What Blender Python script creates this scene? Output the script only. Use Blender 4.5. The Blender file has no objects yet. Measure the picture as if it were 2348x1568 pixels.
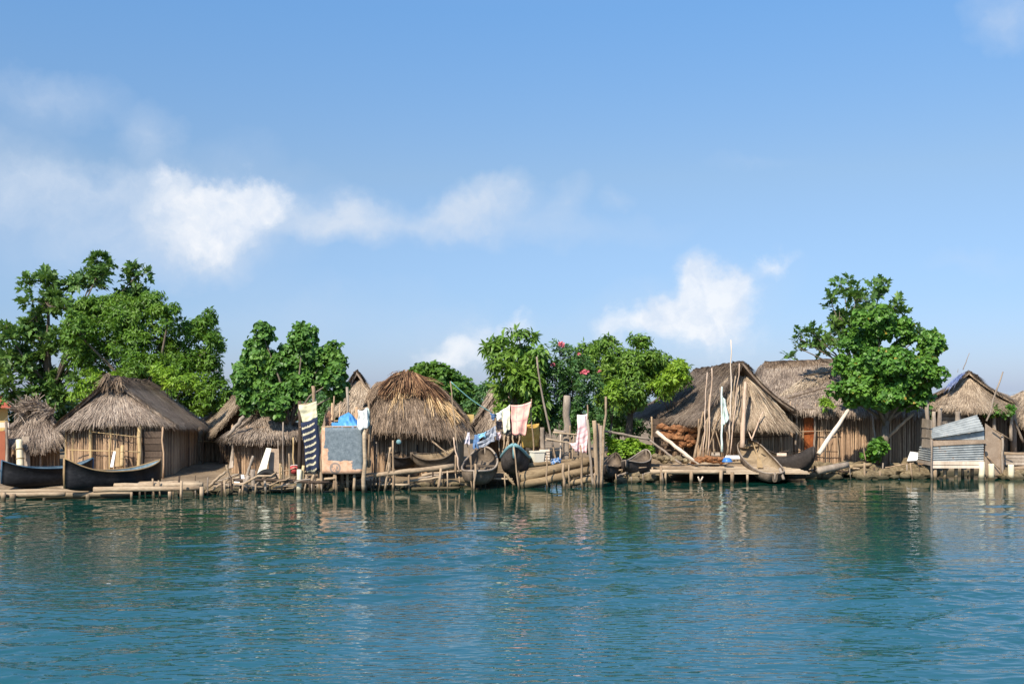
import bpy, math, random
import numpy as np
from mathutils import Vector as V, Matrix, noise as mnoise

random.seed(7)
RNG = np.random.default_rng(7)
scene = bpy.context.scene
COL = scene.collection

# ------------------------------------------------------------------ survey
# The shore was surveyed from the photograph: sight lines (F, CX, HOR) at a chosen distance give points in metres.
F, CX, HOR, EYE = 2480.0, 1174.0, 889.0, 4.0
ZOOMS = {0: (0, 0, 1), 1: (0, 817.9, .23044), 2: (478.2, 817.9, .23044), 3: (817.9, 817.9, .2247), 4: (1031.8, 817.9, .2247),
         5: (1346.4, 786.4, .24474), 6: (1610.6, 817.9, .2247), 7: (1932.8, 786.4, .24469)}

def at(x, y, Y):
    return V(((x - CX) * Y / F, Y, EYE - (y - HOR) * Y / F))

def A(k, x, y, Y):
    ox, oy, s = ZOOMS[k]
    return at(ox + x * s, oy + y * s, Y)

def X_at(x, Y):
    return (x - CX) * Y / F

SHORE = [(-400, 37.2), (0, 37.7), (400, 39.2), (700, 40.7), (850, 41.5), (1100, 42.6), (1400, 44.9), (1700, 45.3), (1900, 47.0), (2348, 48.0), (2800, 49.0)]
SX = [X_at(x, y) for x, y in SHORE]
SY = [y for x, y in SHORE]

def shore(X):
    return float(np.interp(X, SX, SY))

def ground_z(X, Y):
    d = Y - shore(X)
    s = float(np.interp(X, [-20, 5, 12, 22], [.045, .05, .075, .05]))
    return float(np.interp(d, [-.5, 1.3, 2.1, 3.1, 8, 60], [-1.6, -.5, .1, .3, .3 + s * 5.8, .35 + s * 5.8]))

# ------------------------------------------------------------------ mesh collector
class MB:
    def __init__(self):
        self.v, self.f, self.mi, self.sm, self.uv, self.n = [], [], [], [], None, 0

    def add(self, verts, faces, smooth=False, mi=0):
        verts = np.asarray(verts, dtype=float).reshape(-1, 3)
        off = self.n
        self.v.append(verts)
        self.n += len(verts)
        if isinstance(faces, np.ndarray):
            faces = (faces + off).tolist()
        else:
            faces = [[i + off for i in q] for q in faces]
        self.f += faces
        self.mi += [mi] * len(faces)
        self.sm += [smooth] * len(faces)
        return self

    def tube(self, pts, radii, sides=8, smooth=True, mi=0, rough=0.0, closed=False):
        pts = [V(p) for p in pts]
        n = len(pts)
        if not hasattr(radii, '__len__'):
            radii = [radii] * n
        vs, up = [], None
        for i, p in enumerate(pts):
            d = (pts[min(i + 1, n - 1)] - pts[max(i - 1, 0)]).normalized()
            if up is None:
                up = V((0, 0, 1)) if abs(d.z) < .9 else V((1, 0, 0))
            a = d.cross(up).normalized()
            b = a.cross(d).normalized()
            up = b
            for k in range(sides):
                t = 2 * math.pi * k / sides
                r = radii[i] * (1 + (random.uniform(-rough, rough) if rough else 0))
                vs.append(p + a * math.cos(t) * r + b * math.sin(t) * r)
        fs = []
        for i in range(n - 1):
            for k in range(sides):
                k2 = (k + 1) % sides
                fs.append([i * sides + k, i * sides + k2, (i + 1) * sides + k2, (i + 1) * sides + k])
        if not closed:
            fs.append(list(range(sides))[::-1])
            fs.append([(n - 1) * sides + k for k in range(sides)])
        return self.add([tuple(v) for v in vs], fs, smooth, mi)

    def tubes(self, P0, P1, r0, r1, sides=5, mi=0):
        P0, P1 = np.asarray(P0, float), np.asarray(P1, float)
        n = len(P0)
        d = P1 - P0
        d /= np.linalg.norm(d, axis=1)[:, None] + 1e-9
        ref = np.where(np.abs(d[:, 2:3]) < .8, [[0, 0, 1.]], [[1., 0, 0]])
        a = np.cross(d, ref)
        a /= np.linalg.norm(a, axis=1)[:, None]
        b = np.cross(a, d)
        t = np.arange(sides) * 2 * math.pi / sides
        ring = a[:, None, :] * np.cos(t)[None, :, None] + b[:, None, :] * np.sin(t)[None, :, None]
        r0 = np.broadcast_to(np.asarray(r0, float), (n,))
        r1 = np.broadcast_to(np.asarray(r1, float), (n,))
        v = np.concatenate([P0[:, None] + ring * r0[:, None, None], P1[:, None] + ring * r1[:, None, None]], 1)
        k = np.arange(sides)
        k2 = (k + 1) % sides
        q = np.stack([k, k2, k2 + sides, k + sides], 1)
        f = (np.arange(n) * sides * 2)[:, None, None] + q[None]
        self.add(v.reshape(-1, 3), f.reshape(-1, 4), True, mi)
        cap = (np.arange(n) * sides * 2)[:, None] + (k + sides)[None]
        off = self.n - len(v.reshape(-1, 3))
        self.f += (cap + off).tolist()
        self.mi += [mi] * n
        self.sm += [False] * n
        return self

    def hexa(self, c, mi=0):
        """eight corners: bottom four then top four"""
        return self.add([tuple(p) for p in c], [[3, 2, 1, 0], [4, 5, 6, 7], [0, 1, 5, 4], [1, 2, 6, 5], [2, 3, 7, 6], [3, 0, 4, 7]], False, mi)

    def box(self, c, size, rot=None, mi=0):
        c, h = V(c), V(size) * .5
        pts = [V((sx * h.x, sy * h.y, sz * h.z)) for sz in (-1, 1) for sx, sy in ((-1, -1), (1, -1), (1, 1), (-1, 1))]
        if rot is not None:
            pts = [rot @ p for p in pts]
        return self.hexa([c + p for p in pts], mi)

    def board(self, a, b, c, d, t, mi=0):
        """board with front face a b c d, thickness t away from the eye side"""
        a, b, c, d = V(a), V(b), V(c), V(d)
        n = (b - a).cross(d - a).normalized()
        if n.y < 0:
            n = -n
        return self.hexa([a, b, b + n * t, a + n * t, d, c, c + n * t, d + n * t], mi)

    def build(self, name, mat, parent=None, origin=None):
        vs = np.concatenate(self.v)
        o0 = np.array(world_loc(parent)) if parent is not None else np.zeros(3)
        if parent is None:
            if origin is None:
                mn, mx = vs.min(0), vs.max(0)
                origin = ((mn[0] + mx[0]) / 2, (mn[1] + mx[1]) / 2, mn[2])
            o0 = np.array(origin)
        me = bpy.data.meshes.new(name)
        me.from_pydata((vs - o0).tolist(), [], self.f)
        me.polygons.foreach_set('use_smooth', self.sm)
        me.polygons.foreach_set('material_index', self.mi)
        for m in (mat if isinstance(mat, (list, tuple)) else [mat]):
            me.materials.append(m)
        if self.uv is not None:
            lay = me.uv_layers.new(name='UVMap')
            idx = np.empty(len(me.loops), dtype=np.int32)
            me.loops.foreach_get('vertex_index', idx)
            lay.data.foreach_set('uv', np.asarray(self.uv, float)[idx].ravel())
        me.update()
        o = bpy.data.objects.new(name, me)
        COL.objects.link(o)
        if parent is None:
            o.location = tuple(o0)
        else:
            o.parent = parent
        return o

def world_loc(o):
    p = V((0, 0, 0))
    while o is not None:
        p = p + o.location
        o = o.parent
    return p

def tag(o, label, cat, group=None, kind=None):
    o['label'] = label
    o['category'] = cat
    if group:
        o['group'] = group
    if kind:
        o['kind'] = kind
    return o

def thing(name, label, cat, loc, group=None):
    o = bpy.data.objects.new(name, None)
    o.empty_display_size = .2
    COL.objects.link(o)
    o.location = loc
    return tag(o, label, cat, group)

# ------------------------------------------------------------------ materials
class NT:
    def __init__(self, tree):
        self.t = tree
        self.n, self.l = tree.nodes, tree.links

    def new(self, typ, **kw):
        nd = self.n.new(typ)
        for k, v in kw.items():
            setattr(nd, k, v)
        return nd

    def link(self, a, b):
        self.l.new(a, b)

    def val(self, sock, v):
        if hasattr(v, 'is_linked') or isinstance(v, bpy.types.NodeSocket):
            self.link(v, sock)
        else:
            sock.default_value = v

    def math(self, op, a, b=None, clamp=False):
        nd = self.new('ShaderNodeMath', operation=op, use_clamp=clamp)
        self.val(nd.inputs[0], a)
        if b is not None:
            self.val(nd.inputs[1], b)
        return nd.outputs[0]

    def mix(self, fac, a, b, typ='MIX'):
        nd = self.new('ShaderNodeMixRGB', blend_type=typ)
        self.val(nd.inputs[0], fac)
        self.val(nd.inputs[1], a if not isinstance(a, tuple) else (*a[:3], 1))
        self.val(nd.inputs[2], b if not isinstance(b, tuple) else (*b[:3], 1))
        return nd.outputs[0]

    def ramp(self, fac, stops, interp='LINEAR'):
        nd = self.new('ShaderNodeValToRGB')
        cr = nd.color_ramp
        cr.interpolation = interp
        while len(cr.elements) < len(stops):
            cr.elements.new(.5)
        for e, (p, c) in zip(cr.elements, stops):
            e.position = p
            e.color = (*c, 1) if len(c) == 3 else c
        self.link(fac, nd.inputs[0])
        return nd.outputs[0]

    def coords(self, scale=(1, 1, 1), which='Object'):
        tc = self.new('ShaderNodeTexCoord')
        mp = self.new('ShaderNodeMapping')
        mp.inputs['Scale'].default_value = scale
        self.link(tc.outputs[which], mp.inputs[0])
        return mp.outputs[0]

    def noise(self, vec, scale, detail=4, rough=.6):
        nd = self.new('ShaderNodeTexNoise')
        nd.inputs['Scale'].default_value = scale
        nd.inputs['Detail'].default_value = detail
        nd.inputs['Roughness'].default_value = rough
        if vec is not None:
            self.link(vec, nd.inputs['Vector'])
        return nd.outputs[0]

def new_mat(name):
    m = bpy.data.materials.new(name)
    m.use_nodes = True
    t = NT(m.node_tree)
    bsdf = t.n['Principled BSDF']
    bsdf.inputs['Specular IOR Level'].default_value = .25
    return m, t, bsdf

def bump(t, bsdf, h, strength=.4, dist=.02):
    b = t.new('ShaderNodeBump')
    b.inputs['Strength'].default_value = strength
    b.inputs['Distance'].default_value = dist
    t.link(h, b.inputs['Height'])
    t.link(b.outputs[0], bsdf.inputs['Normal'])

def worn(name, stops, scale=3.0, stretch=(1, 1, 1), rough=.85, bmp=.4, island=0.0, fine=18.0, metal=0.0, fine_amt=.4, wet=False):
    wet = name in ('wood', 'log', 'log_gold', 'wood_grey', 'wood_dark', 'bamboo', 'bamboo_pale', 'rock', 'wood_pale', 'island_soil', 'brown_sheet')
    """weathered surface: colour ramp over large and fine noise, each separate piece shifted a little"""
    m, t, b = new_mat(name)
    vec = t.coords(stretch)
    oi = t.new('ShaderNodeObjectInfo')
    n1 = t.noise(vec, scale, 5, .65)
    n2 = t.noise(vec, fine, 4, .7)
    f = t.math('ADD', t.math('MULTIPLY', n1, 1 - fine_amt), t.math('MULTIPLY', n2, fine_amt))
    f = t.math('ADD', t.math('MULTIPLY', t.math('SUBTRACT', f, .5), 2.1), .5)
    if island:
        g = t.new('ShaderNodeNewGeometry')
        f = t.math('ADD', f, t.math('MULTIPLY', t.math('SUBTRACT', g.outputs['Random Per Island'], .5), island))
    f = t.math('ADD', f, t.math('MULTIPLY', t.math('SUBTRACT', oi.outputs['Random'], .5), .22), clamp=True)
    c = t.ramp(f, stops)
    if wet:
        ps = t.new('ShaderNodeSeparateXYZ')
        t.link(t.new('ShaderNodeNewGeometry').outputs['Position'], ps.inputs[0])
        hgt = t.math('ADD', ps.outputs[2], t.math('MULTIPLY', n1, -.22))
        mr = t.new('ShaderNodeMapRange')
        mr.inputs[1].default_value, mr.inputs[2].default_value, mr.inputs[3].default_value, mr.inputs[4].default_value = -.02, .14, .85, 0
        t.link(hgt, mr.inputs[0])
        c = t.mix(mr.outputs[0], c, (.022, .024, .012))
    t.link(c, b.inputs['Base Color'])
    b.inputs['Roughness'].default_value = rough
    b.inputs['Metallic'].default_value = metal
    if bmp:
        bump(t, b, n2, bmp, .02)
    return m

M = {}
M['thatch'] = worn('thatch', [(.0, (.075, .055, .042)), (.35, (.195, .147, .110)), (.7, (.32, .25, .19)), (1, (.48, .39, .30))], 1.1, (1, 1, 1), .95, .5, .8, 25)
M['thatch_pale'] = worn('thatch_pale', [(.0, (.11, .078, .050)), (.35, (.26, .195, .135)), (.7, (.43, .33, .23)), (1, (.60, .49, .35))], 1.1, (1, 1, 1), .95, .5, .8, 25)
M['thatch_brown'] = worn('thatch_brown', [(.0, (.05, .035, .024)), (.35, (.16, .112, .075)), (.7, (.29, .21, .145)), (1, (.46, .35, .25))], 1.4, (1, 1, 1), .95, .5, .8, 25)
M['thatch_red'] = worn('thatch_red', [(.0, (.03, .016, .01)), (.45, (.11, .055, .03)), (.8, (.22, .12, .065)), (1, (.38, .23, .12))], 1.4, (1, 1, 1), .95, .5, 1.1, 25)
M['thatch_old'] = worn('thatch_old', [(.0, (.04, .028, .02)), (.4, (.13, .09, .06)), (.75, (.25, .18, .12)), (1, (.40, .30, .20))], 1.4, (1, 1, 1), .95, .5, .8, 25)
M['straw'] = worn('straw', [(.0, (.17, .10, .045)), (.45, (.42, .27, .125)), (1, (.70, .50, .28))], 2.0, (1, 1, 1), .9, .3, 1.2, 25)
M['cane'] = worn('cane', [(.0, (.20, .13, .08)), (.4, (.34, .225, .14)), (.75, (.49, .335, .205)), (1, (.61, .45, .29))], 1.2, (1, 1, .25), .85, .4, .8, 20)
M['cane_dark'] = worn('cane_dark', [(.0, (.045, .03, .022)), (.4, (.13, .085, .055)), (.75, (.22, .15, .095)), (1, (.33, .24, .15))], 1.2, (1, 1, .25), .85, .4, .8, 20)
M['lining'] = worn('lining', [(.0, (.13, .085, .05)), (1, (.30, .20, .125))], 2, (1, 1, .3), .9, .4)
M['lining_shaded'] = worn('lining_shaded', [(.0, (.035, .024, .016)), (1, (.09, .06, .04))], 2, (1, 1, .3), .9, .4)  # near-black copy of the lining: deep shade painted into the colour
M['bamboo'] = worn('bamboo', [(.0, (.22, .14, .06)), (.5, (.47, .33, .16)), (1, (.62, .47, .26))], 1.5, (1, 1, .3), .6, .2, .3, 14)
M['bamboo_pale'] = worn('bamboo_pale', [(.0, (.52, .44, .27)), (.5, (.72, .64, .44)), (1, (.82, .76, .58))], 1.2, (1, 1, .3), .55, .2, .2, 14)
M['wood'] = worn('wood', [(.0, (.10, .065, .04)), (.45, (.30, .21, .13)), (1, (.52, .40, .27))], 2.5, (1, 1, .3), .85, .5, .35, 22)
M['log'] = worn('log', [(.0, (.10, .068, .04)), (.4, (.29, .21, .135)), (.75, (.46, .355, .235)), (1, (.62, .51, .37))], 2.2, (.25, 1, 1), .85, .5, .3, 20)
M['log_gold'] = worn('log_gold', [(.0, (.07, .045, .023)), (.4, (.21, .148, .082)), (.8, (.38, .28, .16)), (1, (.52, .41, .26))], 2.0, (.25, 1, 1), .85, .5, .25, 20)
M['wood_grey'] = worn('wood_grey', [(.0, (.08, .06, .045)), (.45, (.24, .19, .145)), (1, (.46, .385, .30))], 2.2, (1, 1, .3), .88, .5, .35, 24)
M['wood_dark'] = worn('wood_dark', [(.0, (.025, .018, .013)), (.5, (.075, .052, .036)), (1, (.17, .12, .085))], 2.5, (1, 1, .3), .85, .5, .3, 24)
M['wood_pale'] = worn('wood_pale', [(.0, (.36, .27, .19)), (.5, (.62, .50, .38)), (1, (.78, .68, .56))], 2.0, (1, 1, .2), .8, .3, .2, 20)
M['peeled'] = worn('peeled_wood', [(.0, (.30, .19, .12)), (.4, (.52, .37, .26)), (1, (.70, .57, .45))], 2.0, (1, 1, .2), .75, .3, .2, 16)
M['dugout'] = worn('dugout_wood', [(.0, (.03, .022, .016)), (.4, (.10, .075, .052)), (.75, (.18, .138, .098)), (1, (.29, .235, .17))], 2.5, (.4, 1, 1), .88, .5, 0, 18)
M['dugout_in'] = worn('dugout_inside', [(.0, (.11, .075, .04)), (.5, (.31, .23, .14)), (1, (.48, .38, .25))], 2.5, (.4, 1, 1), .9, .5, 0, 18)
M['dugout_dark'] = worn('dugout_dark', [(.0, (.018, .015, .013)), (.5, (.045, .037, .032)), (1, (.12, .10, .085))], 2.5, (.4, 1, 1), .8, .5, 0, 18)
M['hull_black'] = worn('hull_black', [(.0, (.006, .006, .007)), (.5, (.013, .013, .015)), (1, (.04, .04, .042))], 2.0, (.4, 1, 1), .55, .2, 0, 14)
M['hull_blue_in'] = worn('hull_blue_inside', [(.0, (.03, .05, .06)), (.5, (.09, .14, .17)), (1, (.24, .32, .35))], 3, (.4, 1, 1), .7, .2, 0, 14)
M['trim_tan'] = worn('trim_tan', [(.0, (.20, .13, .06)), (1, (.42, .29, .15))], 4, (1, 1, 1), .8, .3)
M['trim_teal'] = worn('trim_teal', [(.0, (.10, .22, .24)), (1, (.25, .42, .43))], 5, (1, 1, 1), .7, .3)
M['trim_blue'] = worn('trim_blue', [(.0, (.015, .035, .06)), (1, (.07, .13, .19))], 5, (1, 1, 1), .6, .3)
M['bark'] = worn('bark', [(.0, (.05, .038, .028)), (.5, (.15, .12, .09)), (1, (.28, .235, .18))], 3, (1, 1, .35), .9, .7)
M['rock'] = worn('rock', [(.0, (.04, .030, .017)), (.4, (.15, .112, .062)), (.75, (.30, .235, .14)), (1, (.46, .38, .25))], 2.6, (1, 1, 1), .92, .8, 0, 9)
M['husk'] = worn('coconut_husk', [(.0, (.07, .028, .012)), (.5, (.24, .105, .045)), (1, (.42, .22, .10))], 6, (1, 1, 1), .95, .6, .9, 30)
M['cord'] = worn('tie_cord', [(.0, (.05, .035, .02)), (1, (.16, .11, .07))], 5, (1, 1, 1), .9, .2)
M['rope_teal'] = worn('rope_teal', [(.0, (.16, .36, .34)), (1, (.30, .52, .48))], 8, (1, 1, 1), .8, .2)
M['rubber'] = worn('rubber', [(.0, (.008, .008, .008)), (1, (.03, .028, .026))], 6, (1, 1, 1), .75, .3)
M['white_paint'] = worn('white_paint', [(.0, (.52, .49, .44)), (.5, (.76, .74, .70)), (1, (.84, .83, .80))], 3, (1, 1, 1), .7, .2)
M['cream_board'] = worn('cream_board', [(.0, (.50, .46, .33)), (.5, (.72, .69, .54)), (1, (.80, .78, .66))], 3, (1, 1, 1), .8, .2)
M['red_roof'] = worn('red_roof', [(.0, (.22, .05, .03)), (1, (.42, .12, .08))], 3, (1, 1, 1), .7, .3)
M['yellow_wall'] = worn('yellow_wall', [(.0, (.42, .29, .10)), (1, (.62, .47, .20))], 2, (1, 1, 1), .85, .2)
M['orange_panel'] = worn('orange_panel', [(.0, (.22, .06, .03)), (1, (.36, .12, .06))], 2, (1, 1, 1), .7, .2)
M['rust'] = worn('rust', [(.0, (.04, .012, .007)), (.4, (.15, .038, .012)), (.7, (.32, .09, .022)), (1, (.46, .18, .05))], 2.5, (1, 1, .6), .85, .3, 0, 9)
M['grey_plank'] = worn('grey_plank', [(.0, (.14, .105, .075)), (.5, (.31, .25, .19)), (1, (.47, .40, .32))], 2, (1, 1, .4), .9, .4, .3)
M['brown_sheet'] = worn('brown_sheet', [(.0, (.16, .11, .075)), (.5, (.32, .235, .165)), (1, (.46, .36, .27))], 2, (1, 1, 1), .9, .3)
M['ochre'] = worn('ochre_cloth', [(.0, (.24, .12, .025)), (.5, (.50, .30, .07)), (1, (.66, .46, .14))], 1.6, (1, 1, 1), .9, .2)
M['blue_tarp'] = worn('blue_tarp', [(.0, (.04, .17, .40)), (.5, (.09, .30, .62)), (1, (.26, .50, .76))], 3, (1, 1, 1), .45, .2)
M['deep_tarp'] = worn('deep_blue_tarp', [(.0, (.07, .11, .24)), (.5, (.14, .19, .36)), (1, (.48, .48, .54))], 3, (1, 1, 1), .5, .2)
M['blue_plastic'] = worn('blue_plastic', [(.0, (.03, .13, .36)), (1, (.06, .20, .46))], 3, (1, 1, 1), .35, .1)
M['red_plastic'] = worn('red_plastic', [(.0, (.38, .05, .05)), (1, (.52, .10, .09))], 3, (1, 1, 1), .4, .1)
M['white_bin'] = worn('white_bin', [(.0, (.66, .60, .46)), (1, (.80, .76, .64))], 3, (1, 1, 1), .5, .1)
M['cloth_white'] = worn('cloth_white', [(.0, (.66, .66, .60)), (1, (.84, .84, .80))], 3, (1, 1, 1), .9, .2)
M['cloth_cream'] = worn('cloth_cream', [(.0, (.60, .54, .34)), (1, (.78, .73, .52))], 3, (1, 1, 1), .9, .2)
M['cloth_brown'] = worn('cloth_brown', [(.0, (.16, .08, .05)), (1, (.30, .17, .11))], 3, (1, 1, 1), .9, .2)
M['cloth_black'] = worn('cloth_black', [(.0, (.008, .008, .012)), (1, (.03, .03, .04))], 3, (1, 1, 1), .9, .2)
M['cloth_grey'] = worn('cloth_grey', [(.0, (.10, .11, .13)), (.5, (.27, .29, .33)), (1, (.60, .60, .60))], 5, (1, 1, 1), .9, .2)
M['cloth_denim'] = worn('cloth_denim', [(.0, (.05, .10, .22)), (1, (.16, .28, .46))], 5, (1, 1, 1), .9, .2)
M['cloth_sky'] = worn('cloth_sky', [(.0, (.16, .40, .58)), (1, (.34, .62, .76))], 4, (1, 1, 1), .9, .2)
M['cloth_lilac'] = worn('cloth_lilac', [(.0, (.50, .46, .55)), (1, (.74, .70, .74))], 4, (1, 1, 1), .9, .2)
M['cloth_pink'] = worn('cloth_pink', [(.0, (.66, .44, .44)), (1, (.80, .62, .60))], 4, (1, 1, 1), .9, .2)
M['cloth_mint'] = worn('cloth_mint', [(.0, (.38, .52, .46)), (.5, (.60, .70, .64)), (1, (.76, .80, .74))], 6, (1, 1, 1), .9, .2)
M['flower_pink'] = worn('flower_pink', [(.0, (.50, .09, .12)), (1, (.70, .22, .24))], 6, (1, 1, 1), .7, .0)
M['soil'] = worn('island_soil', [(.0, (.06, .042, .026)), (.5, (.20, .145, .09)), (1, (.36, .275, .18))], .9, (1, 1, 1), .95, .6, 0, 6)

def cloth_mat(name, fn):
    m, t, b = new_mat(name)
    uv = t.new('ShaderNodeTexCoord').outputs['UV']
    sep = t.new('ShaderNodeSeparateXYZ')
    t.link(uv, sep.inputs[0])
    t.link(fn(t, uv, sep.outputs[0], sep.outputs[1]), b.inputs['Base Color'])
    b.inputs['Roughness'].default_value = .9
    return m

def navy_pattern(t, uv, u, v):
    nz = t.noise(uv, 14, 3)
    vv = t.math('ADD', v, t.math('MULTIPLY', nz, .05))
    vv = t.math('ADD', vv, t.math('MULTIPLY', u, -.06))
    saw = t.math('FRACT', t.math('MULTIPLY', vv, 8.0))
    teeth = t.math('MULTIPLY', t.math('FRACT', t.math('MULTIPLY', u, 7.0)), .14)
    s = t.math('LESS_THAN', saw, t.math('ADD', .24, teeth))
    s = t.math('MULTIPLY', s, t.math('GREATER_THAN', u, .05))
    s = t.math('MULTIPLY', s, t.math('LESS_THAN', u, .80))
    s = t.math('MULTIPLY', s, t.math('LESS_THAN', v, .93))
    return t.mix(s, (.022, .030, .060), (.56, .50, .34))

def pink_blocks(t, uv, u, v):
    br = t.new('ShaderNodeTexBrick')
    br.offset = 0
    br.inputs['Scale'].default_value = 1
    br.inputs['Mortar Size'].default_value = .022
    br.inputs['Brick Width'].default_value = .335
    br.inputs['Row Height'].default_value = .47
    br.inputs['Color1'].default_value = (.82, .43, .36, 1)
    br.inputs['Color2'].default_value = (.82, .48, .38, 1)
    br.inputs['Mortar'].default_value = (.74, .28, .28, 1)
    t.link(uv, br.inputs['Vector'])
    n = t.ramp(t.noise(uv, 9, 3), [(.42, (0, 0, 0)), (.62, (1, 1, 1))])
    return t.mix(t.math('MULTIPLY', n, .5), br.outputs[0], (.82, .60, .44))

def pink_stripes(t, uv, u, v):
    s = t.math('LESS_THAN', t.math('FRACT', t.math('MULTIPLY', t.math('ADD', v, t.math('MULTIPLY', u, -.16)), 7.0)), .38)
    s = t.math('MULTIPLY', s, t.math('LESS_THAN', v, .70))
    return t.mix(s, (.82, .62, .60), (.72, .42, .43))

def floral(t, uv, u, v):
    n = t.ramp(t.noise(uv, 13, 2), [(.52, (0, 0, 0)), (.60, (1, 1, 1))])
    return t.mix(t.math('MULTIPLY', n, .55), (.80, .79, .60), (.62, .48, .26))

def stripes_bw(t, uv, u, v):
    s = t.math('LESS_THAN', t.math('FRACT', t.math('MULTIPLY', v, 6.0)), .42)
    return t.mix(s, (.74, .70, .60), (.10, .085, .07))

def stripes_blue(t, uv, u, v):
    s = t.math('FRACT', t.math('MULTIPLY', u, 5.0))
    return t.mix(t.math('LESS_THAN', s, .5), (.07, .20, .42), (.32, .36, .42))

M['navy_pattern'] = cloth_mat('navy_pattern', navy_pattern)
M['pink_blocks'] = cloth_mat('pink_blocks', pink_blocks)
M['pink_stripes'] = cloth_mat('pink_stripes', pink_stripes)
M['floral'] = cloth_mat('floral_cloth', floral)
M['stripes_bw'] = cloth_mat('striped_crate', stripes_bw)
M['stripes_blue'] = cloth_mat('striped_blue', stripes_blue)

def panel_pattern(t, uv, u, v):
    n = t.noise(uv, 5, 6, .7)
    nn = t.math('MULTIPLY', t.math('SUBTRACT', n, .5), .22)
    left = t.math('GREATER_THAN', t.math('ADD', u, nn), t.math('ADD', .07, t.math('MULTIPLY', t.math('LESS_THAN', v, .55), .08)))
    above = t.math('GREATER_THAN', t.math('ADD', v, t.math('MULTIPLY', nn, .35)), .285)
    right = t.math('GREATER_THAN', t.math('ADD', u, nn), .74)
    low = t.math('GREATER_THAN', t.math('ADD', v, nn), .085)
    g = t.math('MULTIPLY', left, t.math('MAXIMUM', above, t.math('MULTIPLY', right, low)))
    ux, vy = t.math('SUBTRACT', u, .335), t.math('MULTIPLY', t.math('SUBTRACT', v, .125), 1.08)
    r = t.math('SQRT', t.math('ADD', t.math('MULTIPLY', ux, ux), t.math('MULTIPLY', vy, vy)))
    n2 = t.noise(uv, 9, 3)
    ring = t.math('MULTIPLY', t.math('LESS_THAN', r, .135), t.math('MAXIMUM', t.math('GREATER_THAN', r, .09), t.math('GREATER_THAN', n2, .52)))
    grey = t.ramp(t.noise(uv, 11, 6, .75), [(.3, (.09, .115, .13)), (.5, (.15, .185, .205)), (.7, (.23, .265, .285))])
    orange = t.ramp(t.noise(uv, 6, 6, .7), [(.3, (.40, .21, .12)), (.5, (.64, .39, .25)), (.7, (.72, .50, .36))])
    c = t.mix(g, orange, grey)
    return t.mix(t.math('MULTIPLY', ring, .75), c, (.17, .17, .16))

M['panel'] = cloth_mat('painted_panel', panel_pattern)

def metal_mat():
    m, t, b = new_mat('corrugated_zinc')
    vec = t.coords((1, 1, 1))
    n = t.noise(vec, 2.2, 6, .7)
    c = t.ramp(n, [(.3, (.19, .205, .205)), (.52, (.34, .36, .355)), (.60, (.40, .42, .41)), (.68, (.27, .17, .11))])
    t.link(c, b.inputs['Base Color'])
    b.inputs['Metallic'].default_value = .05
    b.inputs['Roughness'].default_value = .6
    return m
M['zinc'] = metal_mat()

def leaf_mat(name, dark, mid, light, tr=.30, gloss=.35, old=None):
    gloss = max(gloss, .46)
    m, t, b = new_mat(name)
    g = t.new('ShaderNodeNewGeometry')
    stops = [(0, dark), (.5, mid), (.93, light)]
    if old:
        stops += [(.984, light), (.99, old)]
    c = t.ramp(g.outputs['Random Per Island'], stops)
    n = t.noise(t.coords((1, 1, 1)), .7, 3)
    c = t.mix(t.math('MULTIPLY', n, .55), c, light, 'MIX')
    n3 = t.ramp(t.noise(t.coords((1, 1, 1)), .45, 4), [(.48, (0, 0, 0)), (.66, (1, 1, 1))])
    c = t.mix(t.math('MULTIPLY', n3, .45), c, (light[0] * 1.25, light[1] * 1.05, light[2] * .7))
    t.link(c, b.inputs['Base Color'])
    b.inputs['Roughness'].default_value = gloss
    b.inputs['Specular IOR Level'].default_value = .35
    tl = t.new('ShaderNodeBsdfTranslucent')
    t.link(t.mix(.5, c, (.16, .26, .02), 'ADD'), tl.inputs[0])
    mx = t.new('ShaderNodeMixShader')
    mx.inputs[0].default_value = tr
    t.link(b.outputs[0], mx.inputs[1])
    t.link(tl.outputs[0], mx.inputs[2])
    t.link(mx.outputs[0], t.n['Material Output'].inputs[0])
    return m

M['leaf_bread'] = leaf_mat('breadfruit_leaves', (0.023, 0.063, 0.017), (0.058, 0.133, 0.026), (0.123, 0.224, 0.048), .22, .35)
M['leaf_mango'] = leaf_mat('mango_leaves', (0.023, 0.067, 0.007), (0.061, 0.147, 0.012), (0.123, 0.238, 0.022), .25, .42)
M['leaf_lime'] = leaf_mat('lime_leaves', (0.072, 0.154, 0.012), (0.145, 0.280, 0.019), (0.246, 0.392, 0.036), .3, .4)
M['leaf_sea'] = leaf_mat('hibiscus_leaves', (0.029, 0.084, 0.017), (0.065, 0.165, 0.026), (0.131, 0.266, 0.048), .22, .32)
M['leaf_round'] = leaf_mat('almond_leaves', (0.023, 0.077, 0.012), (0.061, 0.168, 0.022), (0.123, 0.266, 0.036), .24, .34, (.46, .25, .04))
M['leaf_long'] = leaf_mat('long_leaves', (0.036, 0.098, 0.012), (0.087, 0.182, 0.019), (0.174, 0.294, 0.042), .25, .36)
M['leaf_oleander'] = leaf_mat('oleander_leaves', (0.020, 0.064, 0.017), (0.043, 0.115, 0.029), (0.087, 0.182, 0.043), .2, .42)
M['leaf_far'] = leaf_mat('far_leaves', (0.029, 0.077, 0.012), (0.058, 0.140, 0.017), (0.109, 0.217, 0.030), .25, .5)

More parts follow.
